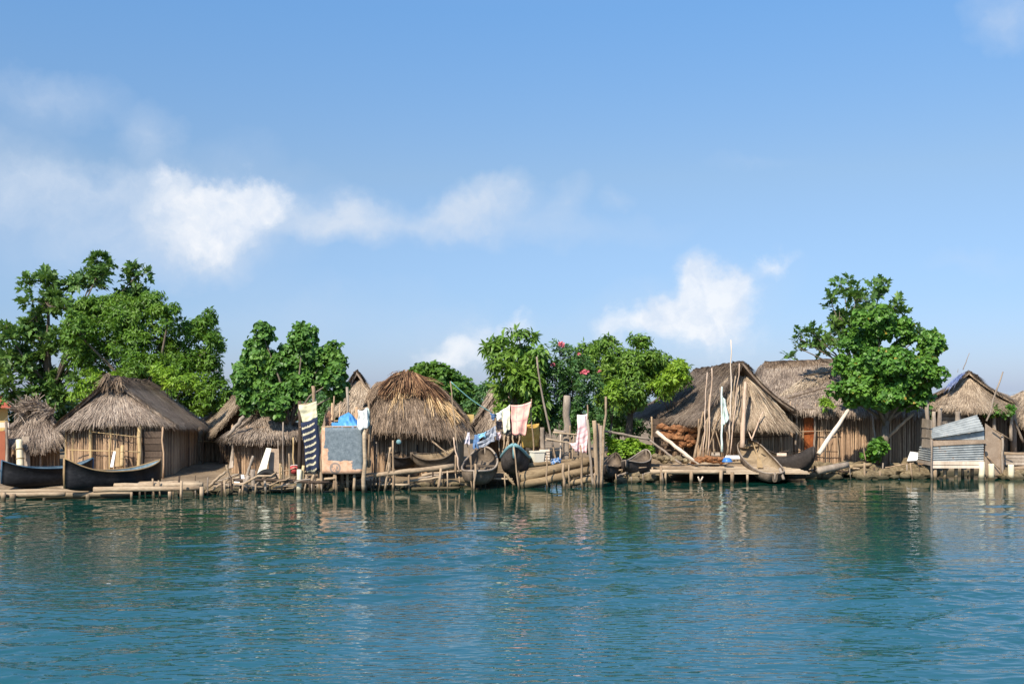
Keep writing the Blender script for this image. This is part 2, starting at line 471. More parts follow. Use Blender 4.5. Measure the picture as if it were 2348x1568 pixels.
# ------------------------------------------------------------------ foliage
LEAF = {
    'broad': ([(0, 0, 0), (.30, -.40, .07), (.30, .40, .07), (.70, -.33, .03), (.70, .33, .03), (1, 0, -.16), (.5, 0, -.04)],
              [(0, 1, 6), (1, 3, 6), (3, 5, 6), (5, 4, 6), (4, 2, 6), (2, 0, 6)]),
    'narrow': ([(0, 0, 0), (.45, -.17, .03), (.45, .17, .03), (1, 0, -.20), (.5, 0, -.02)],
               [(0, 1, 4), (1, 3, 4), (3, 2, 4), (2, 0, 4)]),
    'lobed': ([(0, 0, 0), (.22, -.08, 0), (.36, -.29, .05), (.46, -.12, 0), (.68, -.26, .02), (.74, -.10, -.03), (1, 0, -.14),
               (.74, .10, -.03), (.68, .26, .02), (.46, .12, 0), (.36, .29, .05), (.22, .08, 0), (.5, 0, -.02)],
              [(i, i + 1, 12) for i in range(11)] + [(11, 0, 12)]),
}

def unit(a):
    return a / (np.linalg.norm(a, axis=-1, keepdims=True) + 1e-9)

def leaf_mesh(blobs, tips, per, size, kind, droop=.3, up=.5, shell=.55, spread=(.9, 1.7), seed=1):
    rng = np.random.default_rng(seed)
    C = np.array([b[0] for b in blobs], float)
    R = np.array([b[1] for b in blobs], float)
    w = (R[:, 0] * R[:, 2])
    w /= w.sum()
    idx = rng.choice(len(blobs), tips, p=w)
    d = unit(rng.normal(size=(tips, 3)))
    flip = (d[:, 2] < -.35) & (rng.random(tips) < .6)
    d[flip, 2] *= -1
    r = shell + (1 - shell) * rng.random(tips) ** .6
    r *= 1 + rng.normal(0, .07, tips)
    P = C[idx] + d * R[idx] * r[:, None]
    ax = unit(d + np.array([0, 0, up]) + rng.normal(0, .35, (tips, 3)))
    ref = unit(rng.normal(size=(tips, 3)))
    e1 = unit(np.cross(ax, ref))
    e2 = np.cross(ax, e1)
    N = tips * per
    rep = np.repeat(np.arange(tips), per)
    phi = np.tile(np.arange(per) * 2.399, tips) + rng.uniform(0, .8, N) + np.repeat(rng.uniform(0, 6.28, tips), per)
    th = rng.uniform(spread[0], spread[1], N)
    perp = e1[rep] * np.cos(phi)[:, None] + e2[rep] * np.sin(phi)[:, None]
    x = unit(ax[rep] * np.cos(th)[:, None] + perp * np.sin(th)[:, None] + np.array([0, 0, -droop]) * rng.uniform(.4, 1.4, N)[:, None])
    z = ax[rep] + rng.normal(0, .45, (N, 3)) + np.array([0, 0, .3])
    y = unit(np.cross(z, x))
    z = np.cross(x, y)
    T, Fc = LEAF[kind]
    T = np.array(T)
    s = size * rng.uniform(.5, 1.25, N)
    base = P[rep] + x * (size * .12) + ax[rep] * rng.uniform(-.25, .25, N)[:, None] * size
    v = base[:, None] + (x[:, None] * T[None, :, 0:1] + y[:, None] * T[None, :, 1:2] + z[:, None] * T[None, :, 2:3]) * s[:, None, None]
    f = (np.arange(N) * len(T))[:, None, None] + np.array(Fc)[None]
    return v.reshape(-1, 3), f.reshape(-1, 3), P

def blob(x, y, rx, ry, Y, dep=None):
    c = at(x, y, Y)
    s = Y / F
    return (tuple(c), (rx * s, (dep if dep else (rx + ry) * .5 * s), ry * s))

def tree(name, label, trunk, base_Y, blobs_px, Y, tips, per, size, kind, mat, droop=.3, up=.5, r=.18, cat='tree', group=None, seed=1,
         limbs=True, shell=.55, jit=.9, bark='bark', nsub=7):
    rng = random.Random(seed)
    X = X_at(trunk, base_Y)
    z0 = ground_z(X, base_Y) - .15
    t = thing(name, label, cat, (X, base_Y, z0), group)
    bl = []
    for q in blobs_px:
        x, y, rx, ry = q[:4]
        dy = q[4] if len(q) > 4 else rng.uniform(-jit, jit)
        bl.append(blob(x, y, rx, ry, Y + dy))
    sub = []
    for c, R in bl:
        if kind != 'lobed':
            sub.append((c, tuple(q * .80 for q in R)))
        for _ in range(nsub):
            d = V((rng.gauss(0, 1), rng.gauss(0, 1), rng.gauss(.15, 1))).normalized()
            s_ = rng.uniform(.28, .52) if kind != 'lobed' else rng.uniform(.22, .36)
            k_ = rng.uniform(.62, .95)
            sub.append((tuple(c[i] + d[i] * R[i] * k_ for i in range(3)), tuple(q * s_ for q in R)))
    v, f, P = leaf_mesh(sub, tips, per, size, kind, droop, up, shell, (.5, 1.45) if kind == 'lobed' else (.9, 1.7), seed=seed)
    mb = MB()
    mb.add(v, f, False)
    if limbs:
        tb = MB()
        cz = np.mean([b[0][2] for b in bl])
        top = V((np.mean([b[0][0] for b in bl]) * .5 + X * .5, Y * .5 + base_Y * .5, max(z0 + .8, z0 + (cz - z0) * .55)))
        b0 = V((X, base_Y, z0))
        mid = b0.lerp(top, .5) + V((rng.uniform(-.15, .15), 0, 0))
        tb.tube([b0, mid, top], [r * 1.15, r * .9, r * .72], 10, rough=.08)
        for c, R in bl:
            c = V(c)
            m1 = top.lerp(c, .5) + V((rng.uniform(-.2, .2), rng.uniform(-.2, .2), rng.uniform(0, .25)))
            tb.tube([top.lerp(mid, rng.uniform(0, .3)), m1, c, c + V((0, 0, R[2] * .5))], [r * .42, r * .25, r * .12, r * .05], 6)
        for i in rng.sample(range(len(P)), min(len(P), 90)):
            p = V(P[i])
            c = min((V(b[0]) for b in bl), key=lambda q: (q - p).length)
            tb.tube([c, c.lerp(p, .55) + V((0, 0, .05)), p], [r * .14, r * .09, r * .04], 5)
        tb.build('trunk', M[bark], t)
    mb.build('crown', M[mat], t)
    return t

# ------------------------------------------------------------------ thatch and cane
def pline(pts):
    p = np.array([tuple(q) for q in pts], float)
    s = np.concatenate([[0], np.cumsum(np.linalg.norm(np.diff(p, axis=0), axis=1))])
    s = s / s[-1] if s[-1] > 0 else np.linspace(0, 1, len(p))
    return lambda u: np.stack([np.interp(u, s, p[:, k]) for k in range(3)], -1)

def thatch(mb, ridge, eave, n=2200, thick=.10, sag=0.0, length=(.3, .75), width=(.009, .024), fringe=.3, rough=.04, seed=3, frn=.3, lift=.035, bowl=0.0):
    n = int(n * 2.4)
    rng = np.random.default_rng(seed)
    Rf, Ef = pline(ridge), pline(eave)

    def S(u, v):
        p = Rf(u) * (1 - v)[..., None] + Ef(u) * v[..., None]
        p[..., 2] -= sag * 4 * v * (1 - v)
        p[..., 2] -= bowl * 4 * u * (1 - u) * (1 - v)
        return p

    def frame(u, v):
        e = .02
        u0, v0 = np.clip(u, e, 1 - e), np.clip(v, e, 1 - e)
        du = S(u0 + e, v0) - S(u0 - e, v0)
        dv = unit(S(u0, v0 + e) - S(u0, v0 - e))
        nn = unit(np.cross(du, dv))
        nn = np.where(nn[..., 2:3] < 0, -nn, nn)
        return dv, nn
    nu, nv = 26, 9
    U, W = np.meshgrid(np.linspace(0, 1, nu), np.linspace(0, 1, nv))
    p = S(U, W)
    dv, nn = frame(U, W)
    nz = rng.normal(0, rough * .5, p.shape[:2])
    top = p + nn * nz[..., None]
    bot = p - nn * thick
    vs = np.concatenate([top.reshape(-1, 3), bot.reshape(-1, 3)])
    fs = []
    k = nu * nv
    for j in range(nv - 1):
        for i in range(nu - 1):
            a = j * nu + i
            fs.append([a, a + 1, a + nu + 1, a + nu])
            fs.append([k + a, k + a + nu, k + a + nu + 1, k + a + 1])
    for i in range(nu - 1):
        fs.append([i, k + i, k + i + 1, i + 1])
        a = (nv - 1) * nu + i
        fs.append([a, a + 1, k + a + 1, k + a])
    for j in range(nv - 1):
        a = j * nu
        fs.append([a, a + nu, k + a + nu, k + a])
        a += nu - 1
        fs.append([a, k + a, k + a + nu, a + nu])
    mb.add(vs, fs, False)

    def strands(N, vlo, vhi, L, hang, edge=0):
        u = rng.random(N) if not edge else (rng.uniform(0, .015, N) if edge < 0 else rng.uniform(.985, 1, N))
        v = rng.uniform(vlo, vhi, N)
        P = S(u, v)
        d, nrm = frame(u, v)
        side = np.cross(d, nrm)
        d = unit(d + side * rng.normal(0, .16, N)[:, None] + nrm * rng.normal(.03, .07, N)[:, None])
        if edge:
            du = unit(S(np.full(N, .55), v) - S(np.full(N, .45), v)) * edge
            d = unit(d + du * rng.uniform(.1, .8, N)[:, None] + np.array([0, 0, -1.0]) * rng.uniform(0, .7, N)[:, None])
        if hang:
            d = unit(d + np.array([0, 0, -1.0]) * rng.uniform(.2, 1.1, N)[:, None])
        side = unit(np.cross(d, nrm))
        ln = rng.uniform(L[0], L[1], N)[:, None]
        w = rng.uniform(width[0], width[1], N)[:, None]
        p0 = P + nrm * rng.uniform(-.01, .03, N)[:, None]
        p1 = p0 + d * ln * .55 + nrm * rng.uniform(.0, lift, N)[:, None]
        p2 = p0 + d * ln + nrm * rng.uniform(-.03, lift * .8, N)[:, None] + np.array([0, 0, -1]) * (ln * .12)
        vv = np.stack([p0 - side * w * .5, p0 + side * w * .5, p1 + side * w * .5, p1 - side * w * .5, p2 + side * w * .2, p2 - side * w * .2], 1)
        q = np.array([[0, 1, 2, 3], [3, 2, 4, 5]])
        f = (np.arange(N) * 6)[:, None, None] + q[None]
        mb.add(vv.reshape(-1, 3), f.reshape(-1, 4), False)
    strands(n, 0, .95, length, False)
    if fringe:
        strands(max(40, int(n * .07)), 0, .97, (.15, .45), False, 1)
        strands(max(40, int(n * .07)), 0, .97, (.15, .45), False, -1)
    if fringe:
        strands(int(n * frn), .90, 1.0, (fringe * .35, fringe * 1.3), True)
    return mb

def straw_tuft(mb, p, d, n, L, spread, width=(.015, .04), seed=5):
    rng = np.random.default_rng(seed)
    d = np.array(d, float)
    d /= np.linalg.norm(d)
    P = np.array(tuple(p)) + rng.normal(0, .06, (n, 3))
    D = unit(d + rng.normal(0, spread, (n, 3)))
    s = unit(np.cross(D, rng.normal(size=(n, 3)) * .4 + np.array([0, -1, .3])))
    ln = rng.uniform(L[0], L[1], n)[:, None]
    w = rng.uniform(width[0], width[1], n)[:, None]
    p1 = P + D * ln * .5
    p2 = P + D * ln - np.array([0, 0, 1]) * ln * .18
    vv = np.stack([P - s * w * .5, P + s * w * .5, p1 + s * w * .5, p1 - s * w * .5, p2 + s * w * .25, p2 - s * w * .25], 1)
    f = (np.arange(n) * 6)[:, None, None] + np.array([[0, 1, 2, 3], [3, 2, 4, 5]])[None]
    mb.add(vv.reshape(-1, 3), f.reshape(-1, 4), False)

def cane_wall(pts, z0, z1, parent, mat='cane', name='wall', per_m=34, r=.017, jag=.05, gaps=.03, tilt=.02, seed=2, lining=True):
    rng = np.random.default_rng(seed)
    p = np.array(pts, float)
    L = np.linalg.norm(np.diff(p, axis=0), axis=1)
    s = np.concatenate([[0], np.cumsum(L)])
    n = int(s[-1] * per_m)
    t = (np.arange(n) + rng.uniform(.2, .8, n)) / n * s[-1]
    keep = rng.random(n) > gaps
    t = t[keep]
    n = len(t)
    x, y = np.interp(t, s, p[:, 0]), np.interp(t, s, p[:, 1])
    zt = (z1(t / s[-1]) if callable(z1) else np.full(n, z1)) + rng.normal(0, jag, n)
    P0 = np.stack([x + rng.normal(0, .01, n), y + rng.normal(0, .015, n), np.full(n, z0)], 1)
    P1 = np.stack([x + rng.normal(0, tilt, n), y + rng.normal(0, .015, n), zt], 1)
    mb = MB()
    rr = r * rng.uniform(.7, 1.35, n)
    mb.tubes(P0, P1, rr, rr * .85, 5)
    w = mb.build(name, M[mat], parent)
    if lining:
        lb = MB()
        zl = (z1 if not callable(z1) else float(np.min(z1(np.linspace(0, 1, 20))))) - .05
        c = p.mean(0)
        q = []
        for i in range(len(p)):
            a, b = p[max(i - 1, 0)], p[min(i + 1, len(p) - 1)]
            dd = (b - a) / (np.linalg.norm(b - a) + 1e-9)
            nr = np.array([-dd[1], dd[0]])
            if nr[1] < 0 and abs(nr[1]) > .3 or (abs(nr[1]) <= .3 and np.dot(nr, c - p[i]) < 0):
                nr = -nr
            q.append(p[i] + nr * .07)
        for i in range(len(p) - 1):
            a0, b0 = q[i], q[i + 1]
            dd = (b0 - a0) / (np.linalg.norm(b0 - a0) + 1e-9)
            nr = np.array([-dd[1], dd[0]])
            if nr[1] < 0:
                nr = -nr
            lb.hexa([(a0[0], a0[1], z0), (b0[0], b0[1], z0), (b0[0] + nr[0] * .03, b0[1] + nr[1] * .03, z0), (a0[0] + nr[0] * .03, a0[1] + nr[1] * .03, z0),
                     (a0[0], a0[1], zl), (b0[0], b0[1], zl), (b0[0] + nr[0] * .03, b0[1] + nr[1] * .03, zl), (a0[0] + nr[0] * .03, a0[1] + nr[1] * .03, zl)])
        lb.build('lining', M['lining_shaded' if mat == 'cane_dark' else 'lining'], w)
    return w

def crooked(p0, p1, r0, r1, bend=.03, n=5, sides=8, rough=.06, mb=None, seed=None):
    rng = random.Random(seed if seed is not None else random.random())
    p0, p1 = V(p0), V(p1)
    L = (p1 - p0).length
    pts, rr = [], []
    for i in range(n + 1):
        t = i / n
        k = 1.0 * bend * L * (1 if 0 < i < n else 0)
        pts.append(p0.lerp(p1, t) + V((rng.uniform(-k, k), rng.uniform(-k, k), rng.uniform(-k, k) * .4)))
        rr.append((r0 + (r1 - r0) * t) * (1 + rng.uniform(-.08, .08)))
    mb = mb or MB()
    mb.tube(pts, rr, sides, True, rough=rough)
    return mb

def pole(name, label, cat, p0, p1, r0, r1=None, mat='wood', group=None, bend=.02, n=5, sides=8, seed=None):
    k = .64
    o = crooked(p0, p1, r0 * k, (r1 if r1 else r0 * .8) * k, bend, n, sides, seed=seed).build(name, M[mat], None, tuple(p0))
    return tag(o, label, cat, group)

def part_pole(name, p0, p1, r0, mat, parent, r1=None, bend=.015, n=4, sides=7, seed=None):
    return crooked(p0, p1, r0, r1 if r1 else r0 * .85, bend, n, sides, seed=seed).build(name, M[mat], parent)

# ------------------------------------------------------------------ world: sky and clouds
SUN_AZ, SUN_EL = math.radians(29), math.radians(44)       # behind the photographer's left shoulder
sun_dir = V((-math.sin(SUN_AZ) * math.cos(SUN_EL), -math.cos(SUN_AZ) * math.cos(SUN_EL), math.sin(SUN_EL)))

def make_world():
    w = bpy.data.worlds.new('World')
    scene.world = w
    w.use_nodes = True
    t = NT(w.node_tree)
    bg = t.n['Background']
    sky = t.new('ShaderNodeTexSky', sky_type='NISHITA')
    sky.sun_disc = False
    sky.sun_elevation = SUN_EL
    sky.sun_rotation = math.atan2(sun_dir.x, sun_dir.y)
    sky.altitude = 0
    sky.air_density = 1.0
    sky.dust_density = .25
    sky.ozone_density = 2.5
    gen = t.new('ShaderNodeTexCoord').outputs['Generated']
    sep = t.new('ShaderNodeSeparateXYZ')
    t.link(gen, sep.inputs[0])
    yy = t.math('MAXIMUM', sep.outputs[1], .04)
    u = t.math('DIVIDE', sep.outputs[0], yy)
    v = t.math('DIVIDE', sep.outputs[2], yy)
    el = sep.outputs[2]
    tint = t.ramp(el, [(.0, TINT[0]), (.08, TINT[1]), (.19, TINT[2]), (.33, TINT[3]), (.62, TINT[4])])
    col = t.mix(1.0, sky.outputs[0], tint, 'MULTIPLY')
    comb = t.new('ShaderNodeCombineXYZ')
    t.link(u, comb.inputs[0])
    t.link(v, comb.inputs[1])
    nd = t.new('ShaderNodeTexNoise')
    nd.inputs['Scale'].default_value = 13
    nd.inputs['Detail'].default_value = 7
    nd.inputs['Roughness'].default_value = .58
    t.link(comb.outputs[0], nd.inputs['Vector'])
    off = t.new('ShaderNodeVectorMath', operation='SUBTRACT')
    t.link(nd.outputs['Color'], off.inputs[0])
    off.inputs[1].default_value = (.5, .5, .5)
    sc = t.new('ShaderNodeVectorMath', operation='SCALE')
    t.link(off.outputs[0], sc.inputs[0])
    sc.inputs['Scale'].default_value = .085
    ad = t.new('ShaderNodeVectorMath', operation='ADD')
    t.link(comb.outputs[0], ad.inputs[0])
    t.link(sc.outputs[0], ad.inputs[1])

    def field(blobs):
        acc = None
        for x, y, rx, ry, wgt, rot in blobs:
            cu, cv, ru, rv = (x - CX) / F, (HOR - y) / F, rx / F, ry / F
            mp = t.new('ShaderNodeMapping', vector_type='TEXTURE')
            mp.inputs['Location'].default_value = (cu, cv, 0)
            mp.inputs['Rotation'].default_value = (0, 0, math.radians(rot))
            mp.inputs['Scale'].default_value = (ru, rv, 1)
            t.link(ad.outputs[0], mp.inputs[0])
            fl = t.new('ShaderNodeVectorMath', operation='MULTIPLY')
            t.link(mp.outputs[0], fl.inputs[0])
            fl.inputs[1].default_value = (1, 1, 0)
            gr = t.new('ShaderNodeTexGradient', gradient_type='SPHERICAL')
            t.link(fl.outputs[0], gr.inputs[0])
            g = t.math('MULTIPLY', gr.outputs['Fac'], wgt)
            acc = g if acc is None else t.math('ADD', acc, g)
        return acc
    dense = field([(500, 455, 80, 60, 1.0, 0), (1640, 720, 130, 55, .8, 10), (520, 490, 185, 105, 1.7, 20), (610, 450, 100, 70, 1.2, 0), (420, 440, 90, 105, .55, -30), (455, 560, 150, 60, .9, 15), (380, 400, 40, 60, .8, 40),
                   (1590, 690, 150, 80, 1.6, 25), (1605, 630, 70, 70, 1.4, 0), (1470, 730, 150, 45, 1.3, 22), (1670, 690, 90, 60, 1.1, 0), (1600, 760, 220, 60, .9, 0),
                   (1762, 615, 85, 44, 1.0, 0), (1120, 780, 130, 60, 1.0, 15), (1040, 815, 120, 40, .8, 0), (1180, 755, 60, 40, .6, 0)])
    thin = field([(330, 470, 200, 110, .35, 0), (700, 480, 200, 70, .4, 0), (430, 520, 170, 120, .5, 0), (960, 510, 420, 70, .45, 0), (130, 470, 300, 130, .2, 0), (1090, 470, 120, 50, .5, 10), (820, 500, 120, 50, .5, 0), (450, 575, 260, 90, .8, 10), (520, 500, 320, 190, .5, 0), (1560, 720, 330, 120, .45, 15), (1100, 790, 260, 80, .4, 0), (800, 505, 210, 75, .6, 0), (1080, 480, 150, 70, .8, 15), (1185, 435, 60, 60, .5, 30), (1290, 450, 90, 60, .5, 30), (1430, 440, 50, 35, .3, 0), (1250, 520, 400, 50, .3, 0),
                  (40, 400, 200, 150, .55, 0), (110, 215, 260, 80, .5, 0), (350, 300, 90, 110, .5, -25), (240, 410, 320, 60, .45, -5), (150, 520, 500, 190, .45, 0),
                  (2320, 40, 130, 110, .6, 0), (700, 720, 420, 90, .25, 0), (2230, 600, 160, 40, .18, 0), (1720, 380, 150, 25, .12, 0)])
    nz = t.noise(ad.outputs[0], 26, 9, .66)
    nzc = t.math('SUBTRACT', nz, .5)
    dmask = t.math('ADD', dense, t.math('MULTIPLY', nzc, 1.15))
    dm = t.new('ShaderNodeMapRange', interpolation_type='SMOOTHSTEP')
    dm.inputs[1].default_value, dm.inputs[2].default_value = .04, 1.45
    t.link(dmask, dm.inputs[0])
    gate = t.math('MULTIPLY', t.math('MINIMUM', dense, .12), 8.33)
    dfac = t.math('MULTIPLY', t.math('MULTIPLY', dm.outputs[0], gate), .84)
    tm = t.math('MULTIPLY', t.math('MULTIPLY', thin, t.math('ADD', t.math('MULTIPLY', nz, 1.3), .25)), .80, clamp=True)
    col = t.mix(tm, col, CLOUD_THIN)
    shade = t.ramp(t.noise(ad.outputs[0], 22, 5, .6), [(.38, CLOUD_SHADE), (.58, CLOUD)])
    col = t.mix(dfac, col, shade)
    t.link(col, bg.inputs['Color'])
    bg.inputs['Strength'].default_value = SKY_STRENGTH

SKY_STRENGTH = .10
TINT = [(.38, .475, .82), (.50, .58, .78), (.74, .77, .81), (.74, .98, 1.12), (1.45, 1.65, 1.75)]
CLOUD, CLOUD_SHADE, CLOUD_THIN = (6.3, 6.4, 6.6), (4.9, 5.4, 6.2), (4.2, 4.85, 5.8)
make_world()

sun = bpy.data.lights.new('sun', 'SUN')
sun.energy = 4.6
sun.angle = math.radians(.6)
sun.color = (1, .905, .77)
so = bpy.data.objects.new('sun', sun)
so.rotation_euler = (-sun_dir).to_track_quat('-Z', 'Y').to_euler()
so.location = (-20, -10, 30)
COL.objects.link(so)

cam = bpy.data.cameras.new('camera')
cam.sensor_width = 36
cam.lens = 36 * F / 2348
cam.shift_y = (HOR - 784) / 2348
cam.clip_end = 5000
co = bpy.data.objects.new('camera', cam)
co.location = (0, 0, EYE)
co.rotation_euler = (math.pi / 2, 0, 0)
COL.objects.link(co)
scene.camera = co
scene.view_settings.view_transform = 'Standard'
scene.view_settings.look = 'None'
scene.view_settings.exposure = .62
scene.view_settings.gamma = 1

# ------------------------------------------------------------------ water and ground
def structure(o):
    o['kind'] = 'structure'
    return o

def graded(stops):
    out = []
    for (a, b, st) in stops:
        out += list(np.arange(a, b, st))
    return np.array(out + [stops[-1][1]])

def make_water():
    xs = graded([(-900, -100, 100), (-100, -34, 6), (-34, -27, .6), (-27, 27, .075), (27, 34, .6), (34, 100, 6), (100, 900, 100)])
    ys = graded([(-300, -20, 40), (-20, 4, 3), (4, 10, .3), (10, 26, .042), (26, 52, .085), (52, 60, 1), (60, 120, 10), (120, 1500, 180)])
    gx, gy = np.meshgrid(xs, ys)
    z = np.zeros_like(gx)
    rng = np.random.default_rng(11)
    for i in range(110):
        lam = .17 * (2.6 / .17) ** (rng.random() ** 1.2)
        ang = rng.normal(math.radians(99), .48)
        k = 2 * math.pi / lam
        a = WAVE * lam / 2 / math.pi * rng.uniform(.5, 1.3)
        ph = rng.uniform(0, 6.28)
        th = k * (math.cos(ang) * gx + math.sin(ang) * gy) + ph + .8 * np.sin(gx * .31 + i) + .6 * np.sin(gy * .23 + 2 * i)
        z += a * (np.sin(th) + .34 * np.sin(2 * th + .6))
    patch = .72 + .48 * np.sin(gx * .16 + gy * .30 + .6 * np.sin(gx * .11)) + .34 * np.sin(gx * .33 - gy * .21 + 1.3)
    z *= np.clip(patch, .12, 1.5)
    fade = np.clip((34 - np.abs(gx)) / 7, 0, 1) * np.clip((gy - 4) / 6, 0, 1) * np.clip((60 - gy) / 8, 0, 1)
    calm = np.interp(gy, [14, 20, 32, 44], [.95, .80, .40, .18])
    z *= fade * calm
    v = np.stack([gx, gy, z], -1).reshape(-1, 3)
    ny, nx = gx.shape
    a = (np.arange(ny - 1)[:, None] * nx + np.arange(nx - 1)[None]).ravel()
    f = np.stack([a, a + 1, a + nx + 1, a + nx], 1)
    me = bpy.data.meshes.new('water')
    me.vertices.add(len(v))
    me.vertices.foreach_set('co', v.ravel())
    me.loops.add(len(f) * 4)
    me.loops.foreach_set('vertex_index', f.ravel().astype(np.int32))
    me.polygons.add(len(f))
    me.polygons.foreach_set('loop_start', np.arange(0, len(f) * 4, 4, dtype=np.int32))
    me.polygons.foreach_set('loop_total', np.full(len(f), 4, dtype=np.int32))
    me.polygons.foreach_set('use_smooth', np.ones(len(f), dtype=bool))
    me.update(calc_edges=True)
    m, t, b = new_mat('sea_water')
    vec = t.coords((1, 1, 1))
    ps = t.new('ShaderNodeSeparateXYZ')
    t.link(vec, ps.inputs[0])
    n = t.noise(t.coords((.5, 1, 1)), .14, 3)

    def along(a, b_, c_, d_):
        mr = t.new('ShaderNodeMapRange')
        mr.inputs[1].default_value, mr.inputs[2].default_value, mr.inputs[3].default_value, mr.inputs[4].default_value = a, b_, c_, d_
        t.link(off, mr.inputs[0])
        return mr.outputs[0]
    off = t.math('SUBTRACT', ps.outputs[1], t.math('MULTIPLY', ps.outputs[0], .22))      # metres out from the shore line
    deep = t.math('ADD', along(36, 17, 0, 1), t.math('MULTIPLY', t.math('SUBTRACT', n, .5), .5), clamp=True)
    c = t.mix(deep, WATER[0], WATER[1])
    t.link(c, b.inputs['Base Color'])
    b.inputs['Roughness'].default_value = .03
    b.inputs['IOR'].default_value = 1.333
    b.inputs['Specular IOR Level'].default_value = 1.0
    nz = t.new('ShaderNodeTexNoise')
    nz.inputs['Scale'].default_value = 6.5
    nz.inputs['Detail'].default_value = 1.0
    t.link(t.coords((.42, 1, 1)), nz.inputs['Vector'])
    gust = t.noise(t.coords((.5, 1, 1)), .25, 2)
    b_ = t.new('ShaderNodeBump')
    b_.inputs['Distance'].default_value = .05
    t.link(t.math('MULTIPLY', along(40, 16, .05, .60), t.math('ADD', t.math('MULTIPLY', gust, 1.4), .3)), b_.inputs['Strength'])
    t.link(nz.outputs[0], b_.inputs['Height'])
    t.link(b_.outputs[0], b.inputs['Normal'])
    me.materials.append(m)
    o = bpy.data.objects.new('water', me)
    COL.objects.link(o)
    structure(o)

WAVE = .0212
WATER = [(.003, .034, .023), (.013, .080, .098)]
make_water()

def make_ground():
    ds = [-.6, .4, 1.3, 1.7, 2.1, 2.6, 3.1, 3.5, 4, 5, 6.5, 8, 12, 20, 40, 70, 75]
    xs = np.arange(-60, 61, .6)
    vs, fs = [], []
    for X in xs:
        for d in ds:
            Y = shore(X) + d
            z = ground_z(X, Y) if d < 72 else -2
            j = mnoise.noise(V((X * .9, Y * .9, 0))) * .10 if .3 < d < 60 else 0
            vs.append((X, Y + mnoise.noise(V((X * .5, d, 3))) * .35, z + j))
    n = len(ds)
    for i in range(len(xs) - 1):
        for k in range(n - 1):
            a = i * n + k
            fs.append([a, a + n, a + n + 1, a + 1])
    mb = MB()
    mb.add(vs, fs, True)
    structure(mb.build('ground', M['soil'], None, (0, 50, 0)))
make_ground()
# ------------------------------------------------------------------ huts
def hut(name, label, RF, RB, ELF, ELB, ERF, ERB, hip_top, hip_eave, mat='thatch', n_side=2600, n_hip=2600, base=None, cap='thatch_old', seed=1,
        sag=.12, hip_sag=.1, cat='hut', fringe=.32, group=None, hip_mat=None, bowl=0.0):
    base = base or (RF[0], RF[1], .3)
    t = thing(name, label, cat, tuple(base), group)
    mb = MB()
    thatch(mb, [RF, RB], [ELF, ELB], n_side, sag=sag, seed=seed, fringe=fringe, bowl=bowl)
    thatch(mb, [RF, RB], [ERF, ERB], n_side, sag=sag, seed=seed + 1, fringe=fringe, bowl=bowl)
    back = V(RB) + V((0, .1, -.1))
    thatch(mb, [back, back + V((.02, 0, 0))], [V(ELB) + V((.3, .3, 0)), V(ERB) + V((-.3, .3, 0))], 300, seed=seed + 2)
    roof = mb.build('roof', M[mat], t)
    if hip_top:
        hb = MB()
        thatch(hb, hip_top, hip_eave, n_hip, sag=hip_sag, seed=seed + 3, fringe=fringe)
        hb.build('gable_thatch', M[hip_mat or mat], roof)
    cb = MB()
    d = (V(ELF) - V(RF)).normalized()
    e = (V(ERF) - V(RF)).normalized()
    up = V((0, 0, .05))
    a, b = V(RF) + up, V(RB) + up
    bw = V((0, 0, -bowl))
    thatch(cb, [a, (a + b) / 2 + bw, b], [a + d * .5, (a + b) / 2 + d * .5 + bw, b + d * .5], 420, thick=.08, seed=seed + 4, fringe=.25, rough=.09)
    thatch(cb, [a, (a + b) / 2 + bw, b], [a + e * .5, (a + b) / 2 + e * .5 + bw, b + e * .5], 420, thick=.08, seed=seed + 5, fringe=.25, rough=.09)
    cb.build('ridge_cap', M[cap], roof)
    return t, roof

# ---- left hut
zf = .45
h1, r1 = hut('thatched_hut', 'thatched hut with bamboo posts and woven cane wall behind the two dark painted canoes',
         RF=(-16.45, 44.3, 4.44), RB=(-16.6, 49.4, 4.30), ELF=(-18.4, 43.75, 2.56), ELB=(-18.9, 50.0, 2.5), ERF=(-13.60, 43.75, 2.52), ERB=(-13.95, 49.4, 2.36),
         hip_top=[(-16.75, 44.75, 4.08), (-16.1, 44.75, 4.08)],
         hip_eave=[(-18.3, 44.0, 2.48), (-18.0, 43.4, 2.52), (-17.2, 43.1, 2.64), (-16.0, 43.0, 2.74), (-15.0, 43.1, 2.74), (-14.2, 43.4, 2.66), (-13.75, 43.95, 2.54)],
         base=(-16.2, 46.5, zf), seed=11, sag=.03, hip_sag=.04, fringe=.25)
fr = MB()
straw_tuft(fr, (-16.5, 44.2, 4.5), (-.2, -.5, -.6), 90, (.3, .7), .35, seed=3)
straw_tuft(fr, (-16.1, 44.2, 4.35), (.2, -.5, -.8), 70, (.3, .6), .35, seed=4)
fr.build('ridge_tuft', M['thatch_old'], r1)
cane_wall([(-18.2, 46.5), (-18.35, 44.6), (-17.9, 43.75), (-17.1, 43.4), (-16.0, 43.3), (-14.8, 43.4), (-14.3, 43.75), (-14.0, 44.5), (-14.3, 49.2)], .3, 2.52, h1, 'cane', seed=21)
for i, (x, w, m) in enumerate([(150, .035, 'bamboo'), (168, .04, 'bamboo'), (207, .075, 'bamboo'), (252, .045, 'bamboo'), (320, .09, 'bamboo'), (440, .035, 'cane_dark'), (465, .035, 'cane_dark')]):
    Y = [44.2, 43.7, 43.2, 43.1, 43.15, 46.6, 48.8][i]
    Xp = X_at(x, Y) if i < 5 else -13.95
    part_pole('post', (Xp, Y, .35), (Xp + .02, Y, 2.62), w, m, h1, seed=i)
part_pole('wall_rail', at(160, 1031, 43.2), at(320, 1036, 43.05), .022, 'bamboo', h1)
